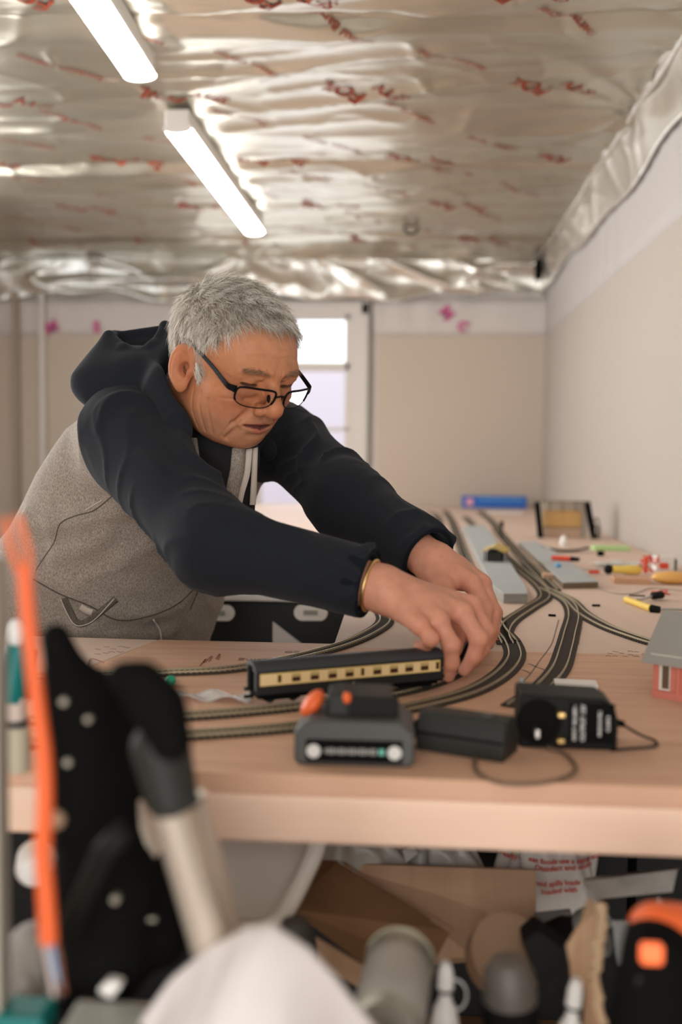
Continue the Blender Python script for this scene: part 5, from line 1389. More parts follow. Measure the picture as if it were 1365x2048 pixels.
_nt.links.new(_a.outputs['Color'], _nt.nodes['Principled BSDF'].inputs['Base Color'])
bv = np.empty(len(body.data.vertices)*3); body.data.vertices.foreach_get('co', bv); bv = bv.reshape(-1, 3) + MO
rs = np.random.default_rng(11)
qv = toH(bv.astype(F32))
msk = (np.linalg.norm(qv, axis=1) < 0.16) & (scalp_mask(qv) > 0.5) & ~((np.abs(qv[:, 0]) > 0.0745) & (qv[:, 2] < 0.032) & (qv[:, 1] > -0.03))
idx = np.nonzero(msk)[0]
NH = 24000
pick = rs.choice(idx, NH); roots = bv[pick] + rs.normal(0, 0.0009, (NH, 3))
nr = grad(lambda p: head_sdf(toH(p)), roots.astype(F32), 0.002)
qr = toH(roots.astype(F32)).astype(float); nl = nr @ HR.T
# flow in head space: forward over the top, down at the sides and back, forward-down at the temples
top = np.clip((qr[:, 2] - 0.045)/0.05, 0, 1)[:, None]
flow = top*np.array([0.10, 0.95, -0.05]) + (1-top)*np.array([0, 0.25, -1.0])
back = np.clip((-qr[:, 1] - 0.02)/0.06, 0, 1)[:, None]*(1-top)
flow = flow*(1-back) + back*np.array([0, -0.05, -1.0])
sw = np.stack([0.35*np.sin(qr[:, 1]*60 + qr[:, 2]*40), 0.30*np.sin(qr[:, 0]*55 + qr[:, 2]*45), 0.18*np.sin(qr[:, 0]*80+qr[:, 1]*50)], 1)
clump = np.round(qr/0.0085); hsh = np.stack([np.sin(clump @ np.array(v)) for v in ([12.9, 78.2, 37.7], [39.3, 11.1, 83.1], [73.1, 52.2, 9.1])], 1)
flow = flow + sw*0.8 + hsh*0.42 + rs.normal(0, 0.16, (NH, 3))
flow -= nl*(flow*nl).sum(1, keepdims=True); flow /= np.linalg.norm(flow, axis=1, keepdims=True)
lift = np.where(top[:, 0] > 0.3, 0.50, 0.22)[:, None]*(0.7 + 0.6*rs.random((NH, 1)))
dl = flow + nl*lift; dl /= np.linalg.norm(dl, axis=1, keepdims=True)
length = (0.016 + 0.011*top[:, 0] + 0.008*np.clip(1-top[:, 0], 0, 1))*(0.55 + 0.75*rs.random(NH))
length *= np.clip(0.55 + (qr[:, 2] + 0.02)/0.06, 0.45, 1)
shade = np.clip(0.62 + 0.36*hsh[:, 0] + rs.normal(0, 0.25, NH) - 0.20*top[:, 0]*np.clip(qr[:, 1]/0.06, 0, 1), 0, 1)[:, None]
cols = np.array([0.17, 0.115, 0.07])*(1-shade) + np.array([1.0, 0.95, 0.86])*shade
ribbons_mesh('hair', roots, dl @ HR, nr, length, np.full(NH, 0.00026), cols, M['hair'], man, 4, curl=(-nr*0.16), rs=rs, drop=0.05)
# eyebrows
for s in (-1, 1):
    NB = 170; u = rs.random(NB); q0 = np.stack([s*(0.012 + 0.036*u), np.full(NB, 0.10), 0.0165 + 0.0035*np.sin(u*2.6) + rs.normal(0, 0.0018, NB)], 1)
    for _ in range(14):        # slide the roots onto the skin along the face direction
        dd_ = head_sdf(q0.astype(F32)); q0[:, 1] -= dd_*0.9
    r0 = HC + q0 @ HR
    n0 = grad(lambda p: head_sdf(toH(p)), r0.astype(F32), 0.002)
    dq = np.stack([np.full(NB, s*1.0), np.full(NB, -0.1), 0.15 - 0.5*u], 1) + rs.normal(0, 0.25, (NB, 3)); dq /= np.linalg.norm(dq, axis=1, keepdims=True)
    dw = dq @ HR + n0*0.25; dw /= np.linalg.norm(dw, axis=1, keepdims=True)
    sh_ = rs.random((NB, 1)); cb = np.array([0.20, 0.10, 0.055])*(1-sh_) + np.array([0.50, 0.33, 0.22])*sh_
    ribbons_mesh('eyebrow', r0, dw, n0, 0.006 + 0.004*rs.random(NB), np.full(NB, 0.00016), cb, M['hair'], man, 3, curl=-n0*0.1, rs=rs)

# ------------------------------------------------------------------ glasses: half-rimmed, dark metal, slipped down the nose
def HP(x, y, z): return H(x, y, z) - MO
glasses = bpy.data.objects.new('glasses', None); COL.objects.link(glasses); glasses.parent = man
M['frame_black'] = mat('black_metal_frame', (0.005, 0.005, 0.0055), 0.5, spec=0.12)
M['lens'] = mat('spectacle_lens', (1, 1, 1), 0.02, trans=1.0, ior=1.12, spec=0.9)
GZ = -0.012; GY = 0.117
def lens_pt(s, u, v):
    """u across (-1 nose .. 1 temple), v up; lens plane slightly wrapped and leaning"""
    x = s*(0.0365 + 0.0275*u); return (x, GY - 0.018*((0.0365+0.0265*u)/0.063)**2 + 0.003*v, GZ + 0.0145*v - 0.002*u*0)
def outline(n=40):
    out = []
    for k in range(n):
        a = 2*PI*k/n; c, s_ = math.cos(a), math.sin(a)
        p = 5.5 if s_ > 0 else 2.8
        r = (abs(c)**p + abs(s_)**p)**(-1/p)
        u, v = c*r, s_*r
        if v < 0: u *= (1 - 0.10*(-v))
        out.append((u, v*(0.95 if v > 0 else 1.0)))
    return out
for s in (-1, 1):
    ol = outline()
    P = [HP(*lens_pt(s, u, v)) for u, v in ol]
    Vv = [np.array(p) for p in P]; cen = sum(Vv)/len(Vv)
    f_n = HR.T @ np.array([0, 1.0, 0])
    V = [cen + f_n*0.0012] + [v + f_n*0.0003 for v in Vv] + [cen - f_n*0.0001] + [v - f_n*0.0008 for v in Vv]
    k = len(Vv); F = []
    for i in range(k):
        j = (i+1) % k
        F += [(0, 1+i, 1+j), (k+1, k+2+j, k+2+i), (1+i, k+2+i, k+2+j, 1+j)]
    MB().add(V, F).build('lens', M['lens'], glasses, smooth='auto')
    upper = [P[i] for i in range(-3, 24)] ; lower = [P[i % k] for i in range(23, 38)]
    MB().tube([P[i % k] for i in range(-3, 24)], 0.0016, 8).build('rim', M['frame_black'], glasses, smooth=True)
    MB().tube(lower, 0.0008, 6).build('lower_rim', M['frame_black'], glasses, smooth=True)
    # temple arm
    hinge = lens_pt(s, 1.02, 0.55); hx = s*0.0745
    pts = [hinge, (s*0.0690, hinge[1]-0.002, hinge[2]+0.001), (hx, hinge[1]-0.010, hinge[2]+0.003), (s*0.0765, 0.055, hinge[2]+0.015), (s*0.0790, 0.016, 0.0215), (s*0.0800, -0.004, 0.0275), (s*0.0790, -0.020, 0.018), (s*0.0770, -0.030, -0.002)]
    pts = spline([H(*p) - MO for p in pts], 6)
    u_ = HR.T @ np.array([0, 0, 1.0]); xx = HR.T @ np.array([1.0, 0, 0])
    V = []; F = []
    for i, p in enumerate(pts):
        hh = 0.0054 - 0.0036*min(1, i/27)
        for a, b in ((-1, -1), (1, -1), (1, 1), (-1, 1)): V.append(np.array(p) + xx*0.0008*a + u_*hh*b)
    for i in range(len(pts)-1):
        for j in range(4): F.append((i*4+j, i*4+(j+1) % 4, (i+1)*4+(j+1) % 4, (i+1)*4+j))
    F += [(3, 2, 1, 0), tuple(len(V)-4+j for j in range(4))]
    MB().add(V, F).build('temple_arm', M['frame_black'], glasses, bevel=0.0004)
    MB().ball(HP(s*0.0105, 0.107, GZ-0.002), (0.0028, 0.0040, 0.0060), 10).build('nose_pad', M['frame_black'], glasses, smooth=True)
MB().tube(spline([HP(*lens_pt(-1, -0.98, 0.25)), HP(-0.004, GY+0.0035, GZ+0.0065), HP(0.004, GY+0.0035, GZ+0.0065), HP(*lens_pt(1, -0.98, 0.25))], 5), 0.00125, 8).build('bridge', M['frame_black'], glasses, smooth=True)

# ------------------------------------------------------------------ details laid on the clothes (found by marching onto the cloth surface)
def march(f, pix, y0=1.0, y1=2.0):
    pix = np.array(pix, float); d = np.stack([direction(x, y) for x, y in pix]); d /= np.linalg.norm(d, axis=1, keepdims=True)
    t = np.full(len(pix), y0)
    for _ in range(160):
        P = CAM + d*t[:, None]; s = f(P.astype(F32)); t = t + np.clip(s*0.6, -0.01, 0.02)
    return CAM + d*t[:, None]
def on_cloth(f, pix, r, name, mt, n=6, off=0.0, flat=False):
    pts = spline([(x, y, 0) for x, y in pix], n); P = march(f, [(p[0], p[1]) for p in pts])
    P = P + grad(f, P, 0.003)*off
    return MB().tube([p - MO for p in P], r, 6).build(name, mt, man, smooth=True)
M['seam_dark'] = mat('dark_seam', (0.075, 0.065, 0.055), 0.9)
M['marl_dark'] = mat('grey_marl_trim', (0.17, 0.145, 0.12), 0.95, noise=(420, 0.6, (0.07, 0.058, 0.045)))
def strip(f, pix, wpx, name, mt, off=0.002, n=6):
    """a strip of cloth lying on the garment; wpx = half width across in photo pixels"""
    c = spline([(x, y, 0) for x, y in pix], n); c = np.array(c)[:, :2]; t = np.gradient(c, axis=0); t /= np.linalg.norm(t, axis=1, keepdims=True)
    nn = np.stack([-t[:, 1], t[:, 0]], 1)
    A = march(f, c + nn*wpx); B = march(f, c - nn*wpx); Cm = march(f, c)
    g = grad(f, Cm, 0.003)
    rows = [A + g*off*0.3, Cm + g*off, B + g*off*0.3]; V = np.stack(rows, 1).reshape(-1, 3)
    V2 = np.stack([r - g[:, :]*0.002 for r in rows], 1).reshape(-1, 3)
    k = len(c); F = []
    for i in range(k-1):
        for j in range(2):
            F.append((i*3+j, i*3+j+1, (i+1)*3+j+1, (i+1)*3+j)); F.append((k*3+(i+1)*3+j, k*3+(i+1)*3+j+1, k*3+i*3+j+1, k*3+i*3+j))
        F.append((i*3, (i+1)*3, k*3+(i+1)*3, k*3+i*3)); F.append(((i+1)*3+2, i*3+2, k*3+i*3+2, k*3+(i+1)*3+2))
    return MB().add(np.vstack([V, V2]) - MO, F).build(name, mt, man, smooth=True)
on_cloth(torso_sdf, [(232, 985), (190, 1020), (150, 1032), (120, 1048), (108, 1085), (88, 1115), (72, 1140)], 0.0009, 'side_seam', M['seam_dark'])
on_cloth(torso_sdf, [(66, 1158), (120, 1188), (180, 1212), (235, 1240), (300, 1232), (360, 1205), (402, 1160)], 0.0012, 'waist_seam', M['seam_dark'])
strip(torso_sdf, [(128, 1196), (140, 1222), (155, 1246), (180, 1240), (232, 1198)], 7, 'pocket_trim', M['marl_dark'], 0.003)
on_cloth(torso_sdf, [(124, 1196), (136, 1226), (152, 1250), (176, 1247), (200, 1228), (228, 1196)], 0.0010, 'pocket_piping', M['zip_tape'], off=0.003)
strip(torso_sdf, [(160, 1214), (172, 1222), (184, 1226)], 7, 'pocket_lining', M['zip_tape'], 0.002)
on_cloth(torso_sdf, [(306, 1238), (318, 1258), (322, 1280)], 0.0016, 'zip_end', M['zip_tape'], off=0.002)
on_cloth(torso_sdf, [(400, 1150), (396, 1180), (380, 1220)], 0.0012, 'front_seam', M['seam_dark'])
on_cloth(torso_sdf, [(205, 1000), (185, 1012), (172, 1020)], 0.0008, 'raglan_stitch', M['zip_tape'], off=0.001)
# open collar: pale grey lining and zip tapes on the black t-shirt
neck_f = lambda P: np.minimum(shirt_sdf(P), torso_sdf(P))
strip(neck_f, [(383, 878), (388, 915), (398, 950), (412, 985)], 12, 'collar_lining', M['grey_marl'], 0.005)
strip(neck_f, [(378, 882), (378, 920), (386, 960), (398, 985)], 4, 'zip_tape', M['zip_tape'], 0.007)
strip(neck_f, [(478, 898), (474, 940), (466, 980), (466, 1010)], 14, 'collar_lining', M['grey_marl'], 0.006)
strip(neck_f, [(496, 900), (492, 945), (482, 985), (476, 1015)], 5, 'zip_tape', M['zip_tape'], 0.009)
strip(neck_f, [(505, 898), (503, 950), (500, 1010)], 2.5, 'drawcord', M['zip_tape'], 0.010)
for pts in ([(405, 968), (420, 962), (432, 970)], [(412, 978), (428, 972), (442, 984)], [(420, 960), (424, 975), (418, 985)], [(436, 968), (438, 985)]):
    strip(neck_f, pts, 3.0, 'shirt_print', M['label_grey'], 0.002)
# gold bracelet showing at the near wrist
C_ = CUF_R + AX_R*0.004
s_, rv_, L_, ax_ = along(np.zeros((1, 3), F32), CUF_R, CUF_R + AX_R)
uu = np.cross(AX_R, [0, 0, 1.0]); uu /= np.linalg.norm(uu); vv = np.cross(AX_R, uu)
ring = []
for k in range(36):
    a = 2*PI*k/36; d_ = uu*math.cos(a) + vv*math.sin(a); r_ = 0.030
    for _ in range(20): r_ -= float(body_sdf((C_ + d_*r_)[None].astype(F32))[0])*0.7
    ring.append(C_ + d_*(r_ + 0.0018) - MO)
MB().tube(ring, 0.0024, 6, closed=True).build('bracelet', M['brass'], man, smooth=True)
# ------------------------------------------------------------------ under and in front of the bench
def px_r(n, y): return n * y / FPX                     # n photo pixels at depth y, in metres
def slab_on(corners, t, name, mt, parent, o=(0, 0, 0), bevel=0.0, back=(0, 1, 0)):
    """a flat board given by its corner points, t thick"""
    P = np.array([at_y(*c) for c in corners]) - np.array(o); k = len(P)
    B = P + np.array(back)*t
    F = [tuple(range(k)), tuple(range(2*k-1, k-1, -1))] + [(i, k+i, k+(i+1) % k, (i+1) % k) for i in range(k)]
    return MB().add(np.vstack([P, B]), F).build(name, mt, parent, bevel=bevel)
shelf = thing('lower_shelf', 'rough lower shelf under the near bench', 'shelf', (0.0, 1.12, 0.0))
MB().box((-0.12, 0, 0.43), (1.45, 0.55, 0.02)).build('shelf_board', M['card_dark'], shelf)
for x in (-0.80, 0.57):
    for y in (-0.24, 0.24): MB().box((x, y, 0.21), (0.04, 0.04, 0.42)).build('leg', M['timber'], shelf)
stool = thing('low_table', 'low work table in front of the bench holding tools and a cloth', 'table', (-0.12, 0.52, 0.0))
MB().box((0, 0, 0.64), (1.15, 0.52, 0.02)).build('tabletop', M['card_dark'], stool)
for x in (-0.5, 0.5):
    for y in (-0.2, 0.2): MB().box((x, y, 0.315), (0.04, 0.04, 0.63)).build('leg', M['timber'], stool)
M['crate'] = mat('darkening_crate_black', (0.008, 0.008, 0.008), 0.7)
for k, (x, w, h) in enumerate(((-0.72, 0.24, 0.36), (-0.42, 0.34, 0.32), (0.03, 0.50, 0.35), (0.44, 0.30, 0.345))):  # added black crates that darken the space below the bench
    z0 = 0.44
    o = thing('darkening_crate', ('added black crate darkening the left end of the lower shelf', 'added black crate darkening the lower shelf behind the metal tubes', 'added black crate darkening the space behind the cardboard box', 'added black crate darkening the space behind the metal angle strip')[k], 'crate', (x, 1.335, z0))
    t = 0.006
    MB().box((0, -0.09, h/2), (w, t, h)).build('crate_front', M['crate'], o, bevel=0.002)
    b = MB(); b.box((0, 0.09, h/2), (w, t, h)); b.box((-w/2+t/2, 0, h/2), (t, 0.18, h)); b.box((w/2-t/2, 0, h/2), (t, 0.18, h)); b.box((0, 0, t/2), (w, 0.18, t)); b.box((0, 0, h-0.03), (w-0.01, 0.17, t))
    b.build('crate_body', M['crate'], o); MB().box((0, -0.095, h-0.012), (w+0.01, 0.012, 0.02)).build('crate_rim', M['crate'], o, bevel=0.003)

# pale plastic tub leaning under the bench
M['tub'] = mat('ivory_plastic', (0.88, 0.83, 0.74), 0.28)
o = thing('plastic_tub', 'ivory plastic tub with a thick rim tilted under the bench', 'tub', tuple(at_y(500, 1760, 0.98)))
O = tuple(o.location)
slab_on([(385, 1640, 1.02), (630, 1655, 1.02), (545, 1840, 0.93), (440, 1835, 0.93)], 0.004, 'tub_floor', M['tub'], o, O)
slab_on([(630, 1655, 1.02), (650, 1662, 0.96), (560, 1862, 0.875), (545, 1840, 0.93)], 0.004, 'tub_side', M['tub'], o, O, back=(0.5, 0.5, -0.5))
slab_on([(440, 1835, 0.93), (545, 1840, 0.93), (560, 1862, 0.875), (430, 1858, 0.875)], 0.004, 'tub_side', M['tub'], o, O, back=(0, 0, -1))
MB().tube([np.array(q)-np.array(O) for q in spline([at_y(648, 1640, 0.965), at_y(628, 1712, 0.945), at_y(578, 1812, 0.90), at_y(545, 1850, 0.875), at_y(500, 1862, 0.87), at_y(420, 1856, 0.87)], 8)], 0.0085, 12).build('rim', M['tub'], o, smooth=True)
MB().tube([np.array(q)-np.array(O) for q in spline([at_y(435, 1742, 0.985), at_y(480, 1752, 0.98), at_y(520, 1768, 0.975), at_y(565, 1782, 0.97)], 6)], 0.003, 8).build('moulded_ridge', M['tub'], o, smooth=True)

# cardboard box with its flap folded outwards
o = thing('cardboard_box', 'open brown cardboard box with one flap folded towards the camera', 'box', tuple(at_y(880, 1850, 1.08)))
O = tuple(o.location)
slab_on([(690, 1728, 1.13), (1073, 1741, 1.10), (1073, 1862, 1.06), (1010, 1905, 1.04), (955, 1922, 1.03), (820, 1935, 1.04), (690, 1900, 1.08)], 0.004, 'box_face', M['card'], o, O)
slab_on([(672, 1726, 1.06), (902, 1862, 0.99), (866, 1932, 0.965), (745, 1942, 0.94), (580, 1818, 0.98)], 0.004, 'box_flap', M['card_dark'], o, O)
slab_on([(678, 1722, 1.075), (690, 1727, 1.075), (908, 1860, 0.99), (900, 1866, 0.985)], 0.003, 'flap_edge', M['card'], o, O)
slab_on([(632, 1876, 0.955), (745, 1944, 0.935), (722, 1978, 0.925), (640, 1930, 0.94)], 0.004, 'box_side', M['card'], o, O)
slab_on([(620, 1722, 1.10), (675, 1724, 1.085), (590, 1835, 1.02), (560, 1850, 1.03)], 0.004, 'inner_flap', M['card_dark'], o, O)
MB().tube([np.array(at_y(x, y, d))-np.array(O) for x, y, d in ((905, 1775, 1.118), (940, 1778, 1.114), (980, 1795, 1.108), (1020, 1806, 1.10), (1070, 1815, 1.09))], 0.0008, 5).build('crease', M['card'], o)
slab_on([(950, 1900, 1.02), (1040, 1880, 1.00), (1050, 1925, 0.98), (1000, 1960, 0.97), (960, 1950, 0.98)], 0.004, 'box_scrap', M['card'], o, O)

# carrier bags
M['bag_grey'] = mat('translucent_grey_bag', (0.52, 0.49, 0.44), 0.3, noise=(20, 0.3, (0.38, 0.36, 0.32)))
M['bag_white'] = mat('white_carrier_bag', (0.70, 0.66, 0.61), 0.3)
def bag(pxc, y, w, h, d, seed, name, label, mt):
    c = at_y(*pxc, y); o = thing(name, label, 'bag', tuple(c))
    def f(u, v):
        a = 2*PI*u; t = PI*(v*0.96+0.02)
        wob = 1 + 0.10*math.sin(5*a + seed + 3*v) + 0.07*math.sin(11*a + seed*2 + 9*v) + 0.08*math.sin(14*v+3*a+seed)
        return (w/2*math.sin(t)**0.7*math.cos(a)*wob, d/2*math.sin(t)**0.7*math.sin(a)*wob, -h/2*math.cos(t)*(1+0.05*math.sin(7*a+seed)))
    MB().grid(f, 72, 40).build('bag_film', mt, o, smooth=True)
    return o, f
o, _ = bag((722, 1735), 1.16, 0.11, 0.10, 0.07, 1.0, 'plastic_bag', 'crumpled grey plastic bag behind the folded box flap', M['bag_grey'])
o, _ = bag((886, 1730), 1.17, 0.090, 0.09, 0.07, 2.3, 'plastic_bag', 'grey plastic bag bulging above the cardboard box', M['bag_grey'])
b, bf = bag((1100, 1760), 1.165, 0.108, 0.17, 0.06, 4.1, 'carrier_bag', 'white carrier bag with red printed lines under the bench', M['bag_white'])
M['bag_red'] = mat('red_bag_print', (0.62, 0.07, 0.05), 0.5)
for (txt, px, py, sz, r) in (('ready to eat foods use a separate', 1105, 1724, 0.0085, 0.02), ('Disinfect and wash', 1130, 1738, 0.0088, 0.04), ('to avoid spills loaded', 1108, 1768, 0.0085, 0.04), ('loaded with', 1120, 1783, 0.0088, 0.06)):
    p = at_y(px, py, 1.13) - np.array(b.location)
    def wrap(co, p=p):
        x, z = co.x, co.z
        return Vector((x, p[1] + 0.018*(x/0.05)**2 + 0.002*math.sin(x*160), z))
    Mx = Matrix.Translation((p[0], 0, p[2])) @ Matrix.Rotation(PI/2, 4, 'X') @ Matrix.Rotation(r, 4, 'Z')
    text_mesh('red_printing', txt, sz, M['bag_red'], Mx, b, extrude=0.0, bold=0.0002, fn=wrap)
slab_on([(805, 1700, 1.14), (825, 1692, 1.14), (838, 1706, 1.13), (812, 1726, 1.13)], 0.002, 'label_tag', M['label_grey'], b, tuple(b.location))

# metal angle strip, clear plastic pieces and a jar in the dark
M['zinc'] = mat('galvanised_steel', (0.72, 0.69, 0.64), 0.4, metal=0.6, noise=(30, 0.3, (0.40, 0.37, 0.33)), bump=(40, 0.4))
o = thing('metal_angle', 'galvanised metal angle strip lying in the dark under the bench', 'angle strip', tuple(at_y(1262, 1775, 1.03))); O = tuple(o.location)
slab_on([(1168, 1765, 1.06), (1355, 1742, 1.00), (1346, 1784, 1.00), (1184, 1800, 1.05)], 0.0015, 'upright_leg', M['zinc'], o, O)
slab_on([(1168, 1765, 1.06), (1355, 1742, 1.00), (1360, 1736, 1.05), (1172, 1758, 1.11)], 0.0015, 'flat_leg', M['zinc'], o, O, back=(0, 0, 1))
M['film'] = mat('clear_film', (0.5, 0.49, 0.46), 0.12, alpha=0.30)
o = thing('clear_wrapper', 'clear plastic wrapper standing behind the torn card', 'wrapper', tuple(at_y(1200, 1850, 1.0))); O = tuple(o.location)
slab_on([(1165, 1775, 1.0), (1190, 1785, 0.99), (1232, 1850, 0.97), (1205, 1860, 0.97)], 0.001, 'film', M['film'], o, O)
slab_on([(1225, 1842, 0.96), (1275, 1842, 0.96), (1262, 1930, 0.95), (1235, 1930, 0.95)], 0.001, 'film', M['film'], o, O)
o = thing('film_scrap', 'curled piece of clear film right of the torn card', 'film', tuple(at_y(1320, 1815, 0.98))); O = tuple(o.location)
slab_on([(1300, 1820, 0.98), (1318, 1793, 0.98), (1334, 1812, 0.98), (1336, 1845, 0.98), (1305, 1850, 0.98)], 0.001, 'film', M['film'], o, O)
o = thing('glass_jar', 'dark glass jar with pale lid lying behind the torn card', 'jar', tuple(at_y(1120, 1895, 1.0)), rot=(0.35, 0.9, 0))
MB().lathe([(0.026, -0.04), (0.028, -0.03), (0.028, 0.02), (0.022, 0.032), (0.022, 0.036)], 24).build('jar_body', mat('dark_glass', (0.01, 0.01, 0.012), 0.08), o, smooth='auto')
MB().lathe([(0.024, 0.034), (0.025, 0.036), (0.025, 0.046), (0.023, 0.048)], 24).build('jar_lid', mat('grey_green_lid', (0.25, 0.27, 0.26), 0.4), o, smooth='auto')
o = thing('clear_box', 'clear plastic box edge under the carrier bag', 'box', tuple(at_y(1125, 1855, 1.02))); O = tuple(o.location)
slab_on([(1075, 1850, 1.03), (1150, 1842, 1.03), (1152, 1862, 1.03), (1080, 1872, 1.03)], 0.03, 'box_edge', mat('smoky_plastic', (0.22, 0.24, 0.25), 0.15), o, O, bevel=0.001)
slab_on([(1090, 1872, 1.03), (1150, 1864, 1.03), (1152, 1905, 1.02), (1098, 1910, 1.02)], 0.03, 'box_wall', M['crate'], o, O)

# torn corrugated card
o = thing('torn_card', 'upright torn corrugated card with a ragged right edge', 'card', tuple(at_y(1175, 1930, 0.82))); O = tuple(o.location)
rr = random.Random(5)
edge = [(1198+rr.uniform(-4, 4) + (4 if y < 1900 else 8)*math.sin(y/40), y) for y in range(1815, 2100, 12)]
slab_on([(1178, 1796, 0.85)] + [(x, y, 0.83) for x, y in edge] + [(1165, 2090, 0.80), (1172, 1975, 0.82), (1145, 1985, 0.815), (1141, 1930, 0.82), (1133, 1893, 0.83), (1160, 1850, 0.84)], 0.003, 'card_face', M['card'], o, O)
fl = MB()
for k in range(len(edge)-1):
    a = at_y(*edge[k], 0.828) - np.array(O); fl.ball(a, (0.0045+rr.uniform(0, .002), 0.006, 0.0045), 8)
fl.build('ragged_edge', mat('torn_paper', (0.62, 0.44, 0.28), 0.95), o, smooth=True)

# small bottles
def bottle(px, y, pxr, pxtop, pybot, label, lean=0.0, capcol='white_plastic', name='glue_bottle'):
    top = at_y(px, pxtop, y); bot = at_y(px, pybot, y); h = float(top[2]-bot[2]); r = px_r(pxr, y)
    base = np.array([bot[0], bot[1], 0.65]); h = float(top[2]-0.65)
    o = thing(name, label, 'bottle', tuple(base), rot=(0, lean, 0))
    hb = h*0.80
    MB().lathe([(r*0.95, 0), (r, 0.004), (r, hb-0.035), (r*0.75, hb-0.018), (r*0.42, hb-0.010), (r*0.42, hb-0.004)], 22).build('bottle_body', M['white_plastic'], o, smooth='auto')
    MB().lathe([(r*0.55, hb-0.004), (r*0.52, hb+0.012), (r*0.34, hb+0.02), (r*0.40, h-0.010), (r*0.25, h-0.001), (0.001, h)], 18).build('nozzle', M[capcol], o, smooth='auto')
    MB().tube([(r*0.55*math.cos(a), r*0.55*math.sin(a), hb-0.002) for a in np.linspace(0, 2*PI, 20, endpoint=False)], 0.0014, 6, closed=True).build('neck_ring', M['black_soft'], o, smooth=True)
    return o
bottle(890, 0.80, 31, 1932, 2060, 'white glue bottle right of the metal can')
bottle(1128, 0.78, 30, 1962, 2060, 'white glue bottle leaning against the torn card', 0.10)
o = thing('loop_handle', 'thin pale wire loop beside the white glue bottle', 'wire', tuple(at_y(910, 1990, 0.80)))
MB().tube([(0.010*math.cos(a), 0, 0.013*math.sin(a)) for a in np.linspace(0, 2*PI, 20, endpoint=False)], 0.0010, 6, closed=True).build('wire_loop', M['label_grey'], o, smooth=True)
MB().tube([(0, 0, -0.013), (0, 0.0, -0.06), (0, 0, -0.165)], 0.0010, 6).build('wire_stem', M['label_grey'], o)

# paint tin / metal can lying tilted
M['tin'] = mat('dull_tin', (0.36, 0.35, 0.30), 0.38, metal=0.55, noise=(25, 0.3, (0.20, 0.20, 0.17)))
A = at_y(800, 1925, 0.76); B = at_y(770, 2075, 0.66)
ax = Vector(A - B); q_ = ax.to_track_quat('Z', 'Y').to_euler()
o = thing('metal_can', 'dull metal can with paper label and pale rim lying tilted', 'can', tuple((A+B)/2), rot=q_)
hl = ax.length/2; r = px_r(72, 0.72)
MB().lathe([(r*0.94, -hl), (r, -hl+0.004), (r, hl-0.010), (r*0.97, hl-0.006), (r*0.97, hl-0.004), (r*1.02, hl), (r*0.98, hl+0.003), (r*0.80, hl+0.002), (r*0.78, hl-0.004)], 36).build('can_body', M['tin'], o, smooth='auto')
MB().lathe([(r*1.005, -hl+0.010), (r*1.012, -hl+0.011), (r*1.012, hl-0.020), (r*1.005, hl-0.019)], 36).build('paper_label', mat('greyish_label', (0.40, 0.38, 0.35), 0.5, noise=(14, 0.3, (0.27, 0.26, 0.23))), o, smooth='auto')
for k, z in enumerate((-0.004, 0.002)):
    MB().tube([(r*1.016*math.cos(a), r*1.016*math.sin(a), z) for a in np.linspace(-2.6, -1.75 + 0.15*k, 12)], 0.0011, 6).build('label_print', mat('plum_print', (0.20, 0.05, 0.07), 0.6) if 'plum_print' not in bpy.data.materials else bpy.data.materials['plum_print'], o)
MB().tube([(r*0.95*math.cos(a), r*0.95*math.sin(a), hl+0.003) for a in np.linspace(0, 2*PI, 36, endpoint=False)], 0.003, 8, closed=True).build('rim', mat('green_grey_rim', (0.46, 0.47, 0.36), 0.35, metal=0.5), o, smooth=True)
p = at_y(738, 2008, 0.63) 
MB().lathe([(0.0, 0), (0.008, 0.0), (0.008, 0.004), (0.004, 0.005)], 16, Matrix.Translation((0, 0, 0))).build('valve', M['black_matt'], o).matrix_basis = Matrix.Translation((-r*0.5, -r*0.88, -hl*0.45)) @ Matrix.Rotation(PI/2, 4, 'X')

# dark spray cans and black dome
def dark_can(px, pyt, y, rp, label, col, tilt=(0, 0, 0), name='spray_can', zb=0.65):
    t_ = at_y(px, pyt, y); r = px_r(rp, y); h = float(t_[2]) - zb
    o = thing(name, label, 'can', (float(t_[0]), float(t_[1]), zb), rot=tilt)
    c1 = mat(name+'_shell', col, 0.5)
    MB().lathe([(r*0.96, 0), (r, 0.004), (r, h*0.70), (r*0.93, h*0.75)], 30).build('can_body', M['black_matt'], o, smooth='auto')
    MB().lathe([(r*0.95, h*0.745), (r*0.95, h*0.80), (r*0.86, h*0.92), (r*0.60, h*0.985), (0.002, h)], 30).build('domed_cap', c1, o, smooth='auto')
    return o
dark_can(1038, 1915, 0.74, 58, 'dark spray can with domed brownish grey cap', (0.085, 0.072, 0.062), (0, -0.06, 0))
dark_can(590, 1838, 0.80, 44, 'small charcoal domed can beside the white cloth', (0.045, 0.042, 0.036), (0, 0, 0))
o = thing('black_carton', 'black carton corner between spray can and torn card', 'carton', tuple(at_y(1095, 1900, 0.90))); O = tuple(o.location)
slab_on([(1045, 1885, 0.91), (1075, 1858, 0.92), (1142, 1905, 0.90), (1142, 2000, 0.88), (1085, 1990, 0.88)], 0.03, 'carton_body', M['crate'], o, O, bevel=0.002)
o = thing('brown_roll', 'roll of brown tape behind the spray can', 'tape', tuple(at_y(1012, 1912, 0.93)), rot=(0.8, 0.3, 0))
MB().lathe([(0.020, -0.012), (0.037, -0.012), (0.037, 0.012), (0.020, 0.012)], 30).build('tape_roll', mat('brown_tape', (0.34, 0.21, 0.13), 0.5), o, smooth='auto')

